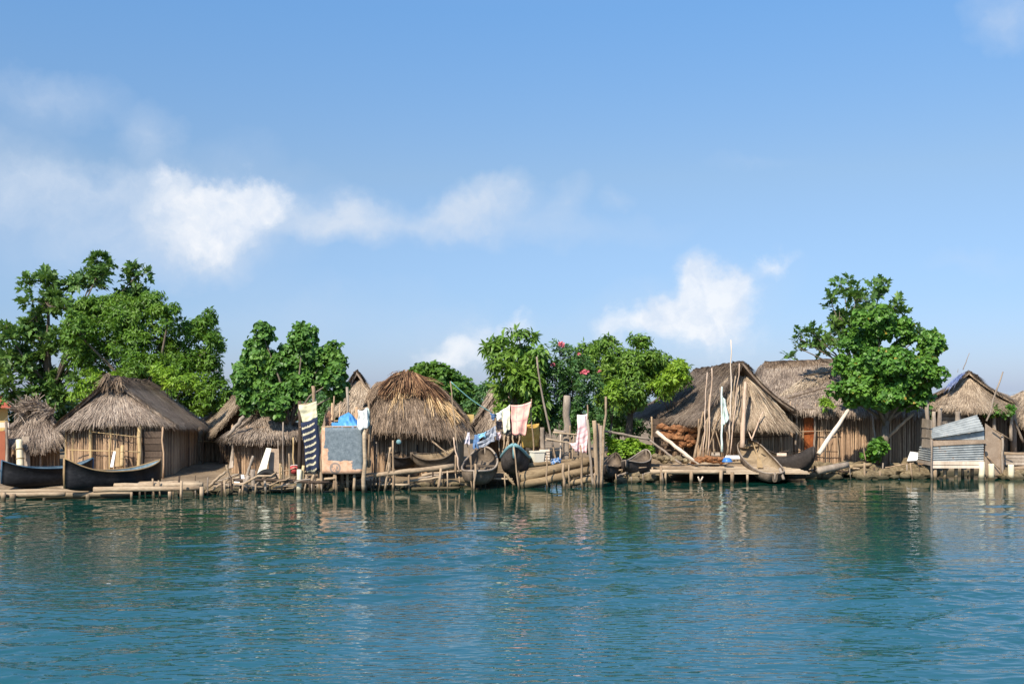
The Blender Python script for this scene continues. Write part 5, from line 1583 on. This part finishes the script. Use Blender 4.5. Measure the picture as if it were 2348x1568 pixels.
# poles leaning on the gabled hut
G = 'poles leaning on the front of the gabled hut'
for i, (x0, y0, x1, y1, r, m, lab) in enumerate([
    (1000, 1085, 1090, 640, .10, 'wood', 'thick brown trunk at the left end of the leaning poles'),
    (1045, 1075, 1130, 700, .07, 'log', 'pale pole leaning right beside the thick brown trunk'),
    (1085, 1060, 1125, 275, .045, 'peeled', 'slim peeled pole reaching to mid roof, left one of a tall pair'),
    (1130, 1050, 1168, 235, .05, 'peeled', 'slim peeled pole reaching to mid roof, right one of a tall pair'),
    (1110, 1040, 1150, 480, .06, 'wood', 'brown pole behind the tall peeled pair'),
    (1120, 1040, 1240, 650, .05, 'wood', 'pole slanting right across the tall peeled pair'),
    (1190, 1040, 1160, 720, .05, 'log', 'short pole leaning left between peeled pair and pale green cloth'),
    (1260, 1030, 1190, 760, .045, 'wood', 'short dark pole leaning left under the pale green cloth'),
    (1262, 1020, 1262, 410, .08, 'cloth_mint', 'whitish pole carrying the pale green cloth'),
    (1310, 1040, 1390, 310, .055, 'wood', 'brown pole right of the pale green cloth reaching into the gable'),
    (1340, 1040, 1425, 190, .045, 'peeled', 'slim pole reaching to the gable peak'),
    (1320, 1030, 1300, 700, .05, 'wood', 'short brown pole between cloth and gable pole'),
    (1335, 900, 1346, -30, .05, 'wood_pale', 'tallest thin mast rising above the gable roof'),
    (1540, 900, 1650, 640, .06, 'peeled', 'oar-like pole leaning right behind the long canoe stern'),
    (1545, 910, 1510, 825, .05, 'peeled', 'short stick leaning left behind the long canoe stern')]):
    Y0, Y1 = (49.0, 49.35) if y1 > 550 else (49.0, 49.25)
    pole('leaning_pole', lab, 'pole', A(5, x0, y0, Y0), A(5, x1, y1, Y1), r, r * .7, m, G, .010, 8, seed=720 + i)
pole('leaning_log', 'pale peeled trunk standing against the gable behind the long canoe', 'trunk', A(5, 1452, 980, 48.9), A(5, 1482, 365, 49.2), .19, .10, 'peeled', None, .006, 8, 12)
cloth('pale green cloth hung on the whitish pole', *cz(5, [(1268, 490), (1290, 540), (1335, 715), (1275, 770)], 48.95), 'cloth_mint', 1.5, .05, .0, seed=31)
pole('leaning_log', 'white peeled log leaning up right from the black canoe bow', 'trunk', A(6, 1185, 990, 46.7), A(6, 1505, 520, 48.2), .17, .12, 'wood_pale', None, .004, 8, 12)
for i, (k, x0, y0, x1, y1, Y0, Y1, r, m, lab) in enumerate([
    (6, 1170, 1165, 1480, 1100, 46.8, 47.4, .26, 'wood_grey', 'thick grey log lying on the rocks right of the black canoe'),
    (6, 1490, 1125, 1720, 1100, 48.0, 48.6, .16, 'log_gold', 'golden log lying on the rocks beyond the thick grey log'),
    (6, 790, 1140, 830, 1250, 45.4, 44.9, .10, 'wood_grey', 'short grey log beside the long canoe bow'),
    (6, 780, 975, 885, 958, 48.6, 48.7, .04, 'wood_dark', 'dark stick lying in the black canoe')]):
    pole('log', lab, 'log', A(k, x0, y0, Y0), A(k, x1, y1, Y1), r, r * .85, m, None, .008, 6, 12, seed=760 + i)
tag(MB().board(A(6, 760, 1005, 48.3), A(6, 858, 1005, 48.3), A(6, 858, 980, 48.5), A(6, 760, 982, 48.5), .06).build('board', M['peeled']), 'pale pink board lying in the black canoe', 'board')
pole('stake', 'brown stake in the water before the rocks right of the black canoe', 'stake', V((A(6, 1665, 1300, 47.2).x, 47.2, -.6)), A(6, 1655, 1080, 47.2), .085, .075, 'wood')
pole('stake', 'thin tall stake behind the brown water stake at the cane wall', 'stake', A(6, 1665, 1060, 48.6), A(6, 1640, 880, 48.6), .045, .04, 'wood')
pole('pole', 'grey post standing among the bush below the right tree', 'post', A(6, 1765, 910, 49.2), A(6, 1735, 580, 49.4), .07, .06, 'wood_grey')
pole('branch', 'diagonal bare log propped under the right tree', 'log', A(7, 380, 920, 49.2), A(7, 665, 655, 49.6), .13, .10, 'wood', None, .012, 8)
tag(MB().board(A(7, 600, 1105, 49.0), A(7, 700, 1098, 49.0), A(7, 705, 1025, 49.3), A(7, 630, 1015, 49.3), .1).build('foam_block', M['white_paint']), 'white foam slab on the shore left of the corrugated shack', 'foam block')
for i in range(64):
    rr = random.Random(1000 + i)
    x = rr.uniform(1870, 2140) if i < 50 else rr.uniform(2300, 2420)
    y = rr.uniform(1062, 1100)
    Y = float(np.interp(y, [1058, 1102], [50.0, 47.1]))
    z = float(np.interp(y, [1058, 1102], [.55, .0])) + rr.uniform(-.05, .08)
    mb = MB()
    mb.add(*lump((X_at(x, Y), Y, z), rr.uniform(.16, .36), 300 + i, (rr.uniform(1.1, 1.7), 1, rr.uniform(.55, .8))))
    tag(mb.build('shore_rock', M['rock']), 'rough brown rock of the shore bank below the long cane hut' if i < 50 else 'rough brown rock of the shore right of the corrugated shack', 'rock',
        'shore rocks below the long cane hut' if i < 50 else 'shore rocks right of the corrugated shack')
for i in range(26):
    rr = random.Random(1100 + i)
    x = rr.uniform(1385, 1530)
    Y = rr.uniform(45.6, 46.6)
    mb = MB()
    mb.add(*lump((X_at(x, Y), Y, rr.uniform(0, .3)), rr.uniform(.13, .28), 400 + i, (1.4, 1, .7)))
    tag(mb.build('shore_rock', M['rock']), 'rough brown rock between the small moored canoes and the plank deck', 'rock', 'shore rocks by the small moored canoes')
for i in range(46):
    rr = random.Random(1200 + i)
    x = rr.uniform(440, 1060)
    Y = shore(X_at(x, 41.5)) + rr.uniform(.7, 2.0)
    mb = MB()
    mb.add(*lump((X_at(x, Y), Y, rr.uniform(-.02, .22)), rr.uniform(.12, .26), 500 + i, (1.4, 1, .7)))
    tag(mb.build('shore_rock', M['rock']), 'rough brown rock on the bank beneath the driftwood, privy and log rail', 'rock', 'shore rocks beneath the driftwood and log rail')

sg = 'thin weathered stake standing in the shallows along the shore'
for i in range(120):
    rr = random.Random(1500 + i)
    x = rr.uniform(370, 1400) if i < 88 else (rr.uniform(1400, 1520) if i < 100 else rr.uniform(1880, 2348))
    X = X_at(x, 42 if x < 1400 else 46)
    Y = shore(X) + rr.uniform(-.1, 1.3)
    h = rr.uniform(.15, .75)
    pole('stake', sg, 'stake', (X, Y, -.6), (X + rr.uniform(-.12, .12), Y + rr.uniform(-.1, .1), h), rr.uniform(.03, .075), None, rr.choice(['wood', 'wood_grey', 'wood', 'wood_dark', 'wood_dark']), 'thin stakes in the shallows', .02, 4, 7, seed=1500 + i)
for i in range(34):
    rr = random.Random(1600 + i)
    x = rr.uniform(700, 1500) if i < 26 else rr.uniform(1880, 2120)
    X = X_at(x, 42.5 if x < 1400 else 46.5)
    Y = shore(X) + rr.uniform(.5, 2.2)
    z = rr.uniform(.12, .5)
    L = rr.uniform(.6, 2.2)
    pole('fallen_branch', 'weathered branch lying among the stakes at the water edge', 'branch', (X - L / 2, Y, z), (X + L / 2, Y + rr.uniform(-.5, .5), z + rr.uniform(-.15, .3)), rr.uniform(.04, .10), None, rr.choice(['wood', 'wood_grey', 'log', 'wood_dark']),
         'branches at the water edge', .04, 6, 7, seed=1600 + i)
# ------------------------------------------------------------------ corrugated shack
def corrugated(mb, a, b, c, d, waves, amp=.022, nu=8, per=8):
    a, b, c, d = V(a), V(b), V(c), V(d)
    nrm = (b - a).cross(d - a).normalized()
    if nrm.y > 0:
        nrm = -nrm
    nv = waves * per
    vs = []
    for s in (0, -.006):
        for j in range(nv + 1):
            for i in range(nu + 1):
                u, v = i / nu, j / nv
                p = (a * (1 - u) + b * u) * (1 - v) + (d * (1 - u) + c * u) * v
                vs.append(tuple(p + nrm * (amp * math.cos(v * waves * 2 * math.pi) + s)))
    fs = []
    k = (nu + 1) * (nv + 1)
    for j in range(nv):
        for i in range(nu):
            e = j * (nu + 1) + i
            fs += [[e, e + 1, e + nu + 2, e + nu + 1], [k + e, k + e + nu + 1, k + e + nu + 2, k + e + 1]]
    mb.add(vs, fs, True)
    return mb

ck = thing('corrugated_shack', 'small corrugated metal shack with tilted sheet on stilts over the water', 'shack', tuple(A(7, 1080, 1260, 47.3)))
corrugated(MB(), A(7, 832, 1108, 47.0), A(7, 1318, 1100, 47.0), A(7, 1318, 942, 47.0), A(7, 832, 968, 47.0), 7, .034).build('front_sheet', M['zinc'], ck)
corrugated(MB(), A(7, 835, 900, 46.9), A(7, 1330, 822, 46.9), A(7, 1258, 678, 47.5), A(7, 820, 806, 47.4), 6, .045).build('tilted_sheet', M['zinc'], ck)
MB().board(A(7, 850, 905, 47.1), A(7, 1325, 905, 47.1), A(7, 1325, 825, 47.1), A(7, 850, 898, 47.1), .02).build('upper_board', M['zinc'], ck)
MB().board(A(7, 820, 965, 46.95), A(7, 1345, 940, 46.95), A(7, 1345, 905, 46.95), A(7, 820, 915, 46.95), .07).build('cross_plank', M['brown_sheet'], ck)
corrugated(MB(), A(7, 700, 1090, 49.2), A(7, 832, 1115, 47.1), A(7, 832, 985, 47.1), A(7, 722, 965, 49.2), 6, .028).build('side_sheet', M['zinc'], ck)
for k in range(3):
    MB().board(A(7, 742 - k * 0, 975 - k * 92, 48.6), A(7, 832, 985 - k * 92, 47.15), A(7, 832, 905 - k * 92, 47.15), A(7, 748, 890 - k * 92, 48.6), .03).build('side_plank', M['grey_plank'], ck)
MB().board(A(7, 700, 1115, 49.0), A(7, 835, 1150, 47.1), A(7, 835, 1115, 47.1), A(7, 700, 1092, 49.0), .05).build('side_plank', M['grey_plank'], ck)
for (y0, y1) in ((1140, 1106), (1172, 1146)):
    MB().board(A(7, 835, y0, 46.95), A(7, 1320, y0, 46.95), A(7, 1320, y1, 46.95), A(7, 835, y1, 46.95), .07).build('base_plank', M['wood_pale'], ck)
for (x, y1, Y, r, m) in [(832, 900, 46.85, .05, 'wood_grey'), (862, 1165, 47.1, .09, 'wood'), (955, 1165, 47.3, .08, 'wood'), (1060, 1165, 47.3, .09, 'log'), (1120, 1165, 47.8, .06, 'wood'), (1210, 1165, 47.6, .08, 'wood'), (1300, 1110, 46.95, .14, 'bamboo_pale')]:
    p1 = A(7, x, y1, Y)
    part_pole('stilt', (p1.x, p1.y, -.6), p1, r, m, ck)
for (x, y0, y1, r) in [(788, 900, 530, .10), (852, 830, 640, .10), (905, 820, 610, .11), (1075, 760, 640, .13)]:
    part_pole('upright', A(7, x, y0, 48.4), A(7, x, y1, 48.4), r, 'wood_grey', ck)
sc_ = thing('board_screen', 'brown sheet screen with slanted top right of the corrugated shack', 'screen', tuple(A(7, 1420, 1240, 47.6)))
MB().hexa([A(7, 1332, 1250, 47.5), A(7, 1510, 1240, 47.7), A(7, 1510, 1240, 47.8), A(7, 1332, 1250, 47.6), A(7, 1332, 750, 47.5), A(7, 1510, 880, 47.7), A(7, 1510, 880, 47.8), A(7, 1332, 750, 47.6)]).build('sheet', M['brown_sheet'], sc_)
part_pole('brace', A(7, 1350, 1060, 47.45), A(7, 1470, 1180, 47.45), .03, 'wood', sc_)
part_pole('edge_post', A(7, 1500, 1260, 47.6), A(7, 1490, 850, 47.6), .06, 'wood_grey', sc_)
part_pole('top_stick', A(7, 1400, 800, 47.4), A(7, 1570, 905, 47.5), .03, 'wood', sc_)
for x, y1, lab in [(1390, 1130, 'white painted post in the water right of the corrugated shack'), (1575, 1138, 'white painted post in the water at the far right, before the grey planks')]:
    p1 = A(7, x, y1, 47.1)
    t = thing('mooring_post', lab, 'post', (p1.x, p1.y, -.6))
    MB().tube([(p1.x, p1.y, -.6), (p1.x, p1.y, p1.z - .05), (p1.x, p1.y, p1.z)], [.13, .125, .11], 16).build('shaft', M['bamboo_pale'], t)
    MB().tube([(p1.x, p1.y, -.5), (p1.x, p1.y, .1)], [.134, .132], 16).build('stained_foot', M['log_gold'], t)
pk = thing('plank_walk', 'grey plank walkway at the right edge behind the white posts', 'walkway', tuple(A(7, 1650, 1150, 48.8)))
for k in range(3):
    MB().board(A(7, 1515, 1140 - k * 32, 48.4 + k * .03), A(7, 1860, 1145 - k * 32, 48.4 + k * .03), A(7, 1860, 1115 - k * 32, 48.45 + k * .03), A(7, 1515, 1112 - k * 32, 48.45 + k * .03), .06).build('plank', M['grey_plank'], pk)
part_pole('edge_log', A(7, 1510, 1035, 48.8), A(7, 1860, 1045, 48.8), .08, 'log', pk)
part_pole('beam', A(7, 1590, 1180, 48.2), A(7, 1860, 1160, 48.2), .12, 'log', pk)
for x in (1700, 1800):
    part_pole('stilt', V((A(7, x, 1200, 48.3).x, 48.3, -.6)), A(7, x, 1150, 48.3), .09, 'wood', pk)

# ------------------------------------------------------------------ trees
tree('breadfruit_tree', 'tall breadfruit tree with big lobed leaves at the far left', 110, 55,
     [(230, 617, 34, 30), (205, 654, 48, 36), (112, 652, 30, 30), (110, 702, 48, 30), (68, 664, 20, 28), (75, 732, 38, 34), (312, 634, 26, 22), (290, 674, 40, 28), (195, 712, 75, 40), (15, 757, 30, 24), (95, 792, 58, 46),
      (45, 847, 56, 42), (100, 872, 55, 42), (25, 897, 50, 36), (75, 917, 58, 26), (145, 892, 42, 36), (170, 772, 62, 56), (-30, 832, 50, 60)], 54.5, 860, 7, .50, 'lobed', 'leaf_bread', .22, .8, .22, seed=1, shell=.35)
tree('mango_tree', 'dense broad mango tree right behind the left hut', 300, 53,
     [(240, 725, 66, 46), (330, 712, 56, 38), (180, 765, 52, 46), (388, 722, 34, 30), (370, 775, 58, 46), (440, 762, 46, 42), (472, 745, 28, 34), (488, 795, 22, 46), (290, 790, 66, 46), (430, 830, 58, 46), (484, 850, 32, 46),
      (350, 850, 66, 42), (420, 890, 58, 42), (490, 900, 36, 46), (518, 925, 20, 26), (220, 830, 60, 50), (300, 870, 70, 40), (455, 930, 40, 26), (290, 740, 50, 40)], 51.8, 4600, 9, .25, 'narrow', 'leaf_mango', .45, .5, .30, seed=2, shell=.45)
tree('shrub', 'bright lime-green shrub peeking over the left slope of the left hut', 215, 51.5, [(215, 882, 42, 26), (190, 905, 28, 20), (262, 862, 16, 13), (240, 895, 36, 22)], 51.0, 330, 9, .22, 'narrow', 'leaf_lime', .3, .6, .08, 'shrub', seed=3)
tree('shrub', 'bright lime-green shrub right of the left hut peak, under the mango tree', 400, 51.3, [(385, 868, 28, 22), (430, 880, 34, 24), (365, 850, 14, 16)], 48.4, 260, 8, .22, 'narrow', 'leaf_lime', .3, .6, .08, 'shrub', seed=4)
tree('hibiscus_tree', 'bushy sea-hibiscus tree with drooping leaves behind the privy', 672, 44.6,
     [(605, 775, 24, 28), (592, 818, 40, 40), (560, 862, 32, 38), (600, 880, 52, 46), (640, 850, 28, 36), (572, 922, 36, 32), (622, 930, 42, 26), (695, 772, 42, 26), (680, 820, 52, 42), (745, 822, 40, 42), (722, 868, 56, 46),
      (770, 870, 28, 42), (675, 888, 38, 40), (782, 900, 18, 26), (640, 905, 40, 40)], 45.0, 2700, 8, .205, 'broad', 'leaf_sea', .75, .5, .16, seed=5, shell=.45)
tree('far_tree', 'rounded tree far behind the central hut ridge', 1010, 66, [(1010, 872, 62, 36), (1052, 900, 40, 42), (960, 862, 38, 24), (1078, 935, 28, 25), (1015, 910, 60, 40), (1000, 850, 30, 16)], 66, 1100, 7, .26, 'broad', 'leaf_far', .3, .6, .25, seed=6, shell=.5)
tree('shrub', 'dark low shrub with bare twigs left of the grey roof behind the laundry', 1112, 58, [(1110, 905, 22, 28), (1135, 890, 18, 18), (1085, 930, 20, 22)], 58, 300, 7, .25, 'narrow', 'leaf_oleander', .3, .6, .06, 'shrub', seed=7)
tree('long_leaved_tree', 'tree with long drooping leaves above the pink towel', 1215, 49.0,
     [(1190, 774, 32, 25), (1140, 800, 34, 26), (1128, 845, 24, 28), (1180, 828, 46, 40), (1232, 826, 32, 34), (1200, 880, 52, 42), (1162, 900, 38, 32), (1230, 912, 34, 40), (1152, 935, 22, 18), (1215, 850, 44, 40)], 48.3, 560, 9, .42, 'narrow', 'leaf_long', .5, .7, .14, seed=8, shell=.35)
ol = tree('oleander', 'oleander with a few pink flowers in the middle of the village', 1300, 48.8,
     [(1285, 810, 30, 26), (1310, 850, 46, 42), (1270, 870, 36, 46), (1300, 910, 52, 46), (1340, 880, 32, 56), (1290, 960, 50, 42), (1250, 962, 30, 42), (1340, 955, 42, 40), (1315, 820, 26, 20)], 48.7, 1300, 9, .22, 'narrow', 'leaf_oleander', .1, .8, .10, seed=9, shell=.45)
for i, (x, y, r) in enumerate([(1287, 789, .11), (1268, 836, .08), (1342, 854, .12), (1335, 858, .10), (1328, 812, .05), (1375, 852, .05)]):
    v, f, P = leaf_mesh([blob(x, y, 4, 4, 47.3)], 9, 5, r, 'broad', .1, .3, .3, seed=50 + i)
    MB().add(v, f).build('flower', M['flower_pink'], ol)
tree('mango_tree', 'light-green mango tree left of the gabled hut', 1440, 53.5,
     [(1390, 795, 40, 26), (1470, 783, 32, 18), (1450, 828, 64, 40), (1400, 860, 40, 46), (1512, 828, 36, 26), (1550, 852, 36, 32), (1530, 888, 36, 26), (1440, 885, 64, 46), (1392, 908, 38, 30), (1435, 918, 46, 30), (1350, 830, 30, 40), (1490, 860, 50, 40)], 52.8, 1900, 9, .28, 'narrow', 'leaf_long', .5, .6, .2, seed=10, shell=.45)
tree('shrub', 'lime-green leaf spray hanging over the left slope of the gabled hut', 1530, 54.0, [(1545, 860, 30, 24), (1520, 885, 26, 20), (1560, 845, 22, 18)], 51.2, 230, 9, .26, 'narrow', 'leaf_lime', .5, .6, .06, 'shrub', seed=11, jit=.3)
tree('shrub', 'yellow-green leaf clump in front of the light-green mango tree', 1400, 52.0, [(1400, 905, 26, 22), (1412, 885, 16, 16)], 50.6, 130, 9, .27, 'narrow', 'leaf_lime', .5, .6, .06, 'shrub', seed=12, jit=.3)
tree('shrub', 'dark shrub added to fill the shade beside the gabled hut', 1420, 58.5, [(1410, 950, 46, 32), (1450, 945, 36, 30), (1395, 985, 30, 22)], 58, 420, 9, .25, 'narrow', 'leaf_oleander', .3, .6, .06, 'shrub', seed=13)  # dark foliage standing in for the black shade below the crowns
tree('shrub', 'bright green ground shrub behind the small moored canoes', 1430, 49.3, [(1420, 1035, 30, 20), (1450, 1028, 34, 22), (1475, 1040, 22, 18), (1405, 1020, 20, 16)], 49.3, 420, 9, .16, 'broad', 'leaf_lime', .1, .8, .04, 'shrub', seed=14, jit=.4)
tree('breadfruit_tree', 'breadfruit tree with lobed leaves rising behind the right round-leaved tree', 1985, 54.0,
     [(1935, 665, 26, 22), (1962, 695, 36, 30), (1908, 700, 18, 22), (2020, 656, 17, 17), (1985, 678, 26, 24), (2052, 708, 26, 16), (1950, 748, 42, 36), (1862, 765, 20, 14), (1835, 778, 14, 18), (1880, 796, 36, 18), (1905, 775, 32, 26),
      (2082, 758, 22, 18), (1925, 730, 22, 32), (1836, 800, 13, 13), (1990, 725, 34, 24), (2110, 770, 14, 12)], 53.5, 190, 7, .48, 'lobed', 'leaf_bread', .2, .8, .17, seed=15, shell=.3)
tree('breadfruit_sapling', 'single breadfruit leaf sprig above the long hut ridge', 1812, 60, [(1812, 818, 8, 7)], 59, 5, 6, .42, 'lobed', 'leaf_bread', .1, .9, .05, 'sapling', seed=16)
tree('almond_tree', 'round-leaved sea-almond tree overhanging the cane wall at right', 2022, 49.2,
     [(2010, 738, 52, 36), (2060, 760, 36, 32), (1980, 790, 48, 38), (2050, 830, 66, 46), (1970, 848, 52, 42), (2142, 775, 20, 24), (2132, 805, 32, 42), (2130, 860, 34, 42), (1962, 890, 46, 32), (2040, 888, 60, 42), (2100, 900, 46, 36),
      (2010, 922, 52, 18), (2122, 918, 28, 18), (1945, 915, 26, 20), (2070, 925, 40, 16), (1925, 835, 20, 22)], 48.6, 3300, 8, .195, 'broad', 'leaf_round', .6, .5, .2, seed=17, shell=.45)
tree('shrub', 'small bush growing at the foot of the right tree', 2008, 48.9, [(2008, 1030, 20, 20), (2000, 1045, 18, 12), (2022, 1020, 12, 14)], 48.8, 130, 8, .20, 'broad', 'leaf_round', .3, .7, .05, 'shrub', seed=18, jit=.3)
tree('climbing_plant', 'small climbing plant hanging under the long hut eave', 1893, 50.4, [(1893, 928, 15, 11), (1885, 920, 10, 8)], 50.2, 60, 8, .18, 'narrow', 'leaf_lime', .4, .6, .03, 'plant', seed=19, jit=.1)
tree('climbing_plant', 'green vine hanging under the far right thatch eaves', 2285, 55.2, [(2275, 945, 20, 14), (2310, 942, 14, 14)], 54.0, 120, 8, .18, 'broad', 'leaf_round', .5, .5, .03, 'plant', seed=20, jit=.2)

for i, (x, Y, bl, lab) in enumerate([
    (150, 60, [(60, 955, 60, 40), (150, 950, 60, 45), (110, 985, 70, 30)], 'added shadow-dark leafy thicket behind the ragged left hut'),
    (480, 62, [(430, 950, 50, 40), (500, 945, 50, 42), (560, 950, 40, 40), (470, 985, 80, 26)], 'added shadow-dark leafy thicket behind the left hut and bushy tree'),
    (760, 58, [(720, 930, 40, 40), (770, 940, 40, 36), (690, 960, 40, 40), (740, 975, 60, 26)], 'added shadow-dark leafy thicket behind the stake fence'),
    (1280, 60, [(1240, 965, 50, 36), (1310, 960, 50, 40), (1380, 960, 50, 44), (1450, 955, 60, 44), (1400, 990, 90, 26)], 'added shadow-dark leafy thicket under the trees in the middle'),
    (2090, 62, [(2060, 930, 50, 40), (2120, 940, 40, 36), (2100, 975, 60, 26)], 'added shadow-dark leafy thicket behind the long cane hut')]):
    tree('filler', lab, x, Y, bl, Y - 1, 700, 8, .30, 'narrow', 'leaf_oleander', .3, .6, .06, 'filler', seed=60 + i)  # leafy masses added where the gaps between huts hold only shadow
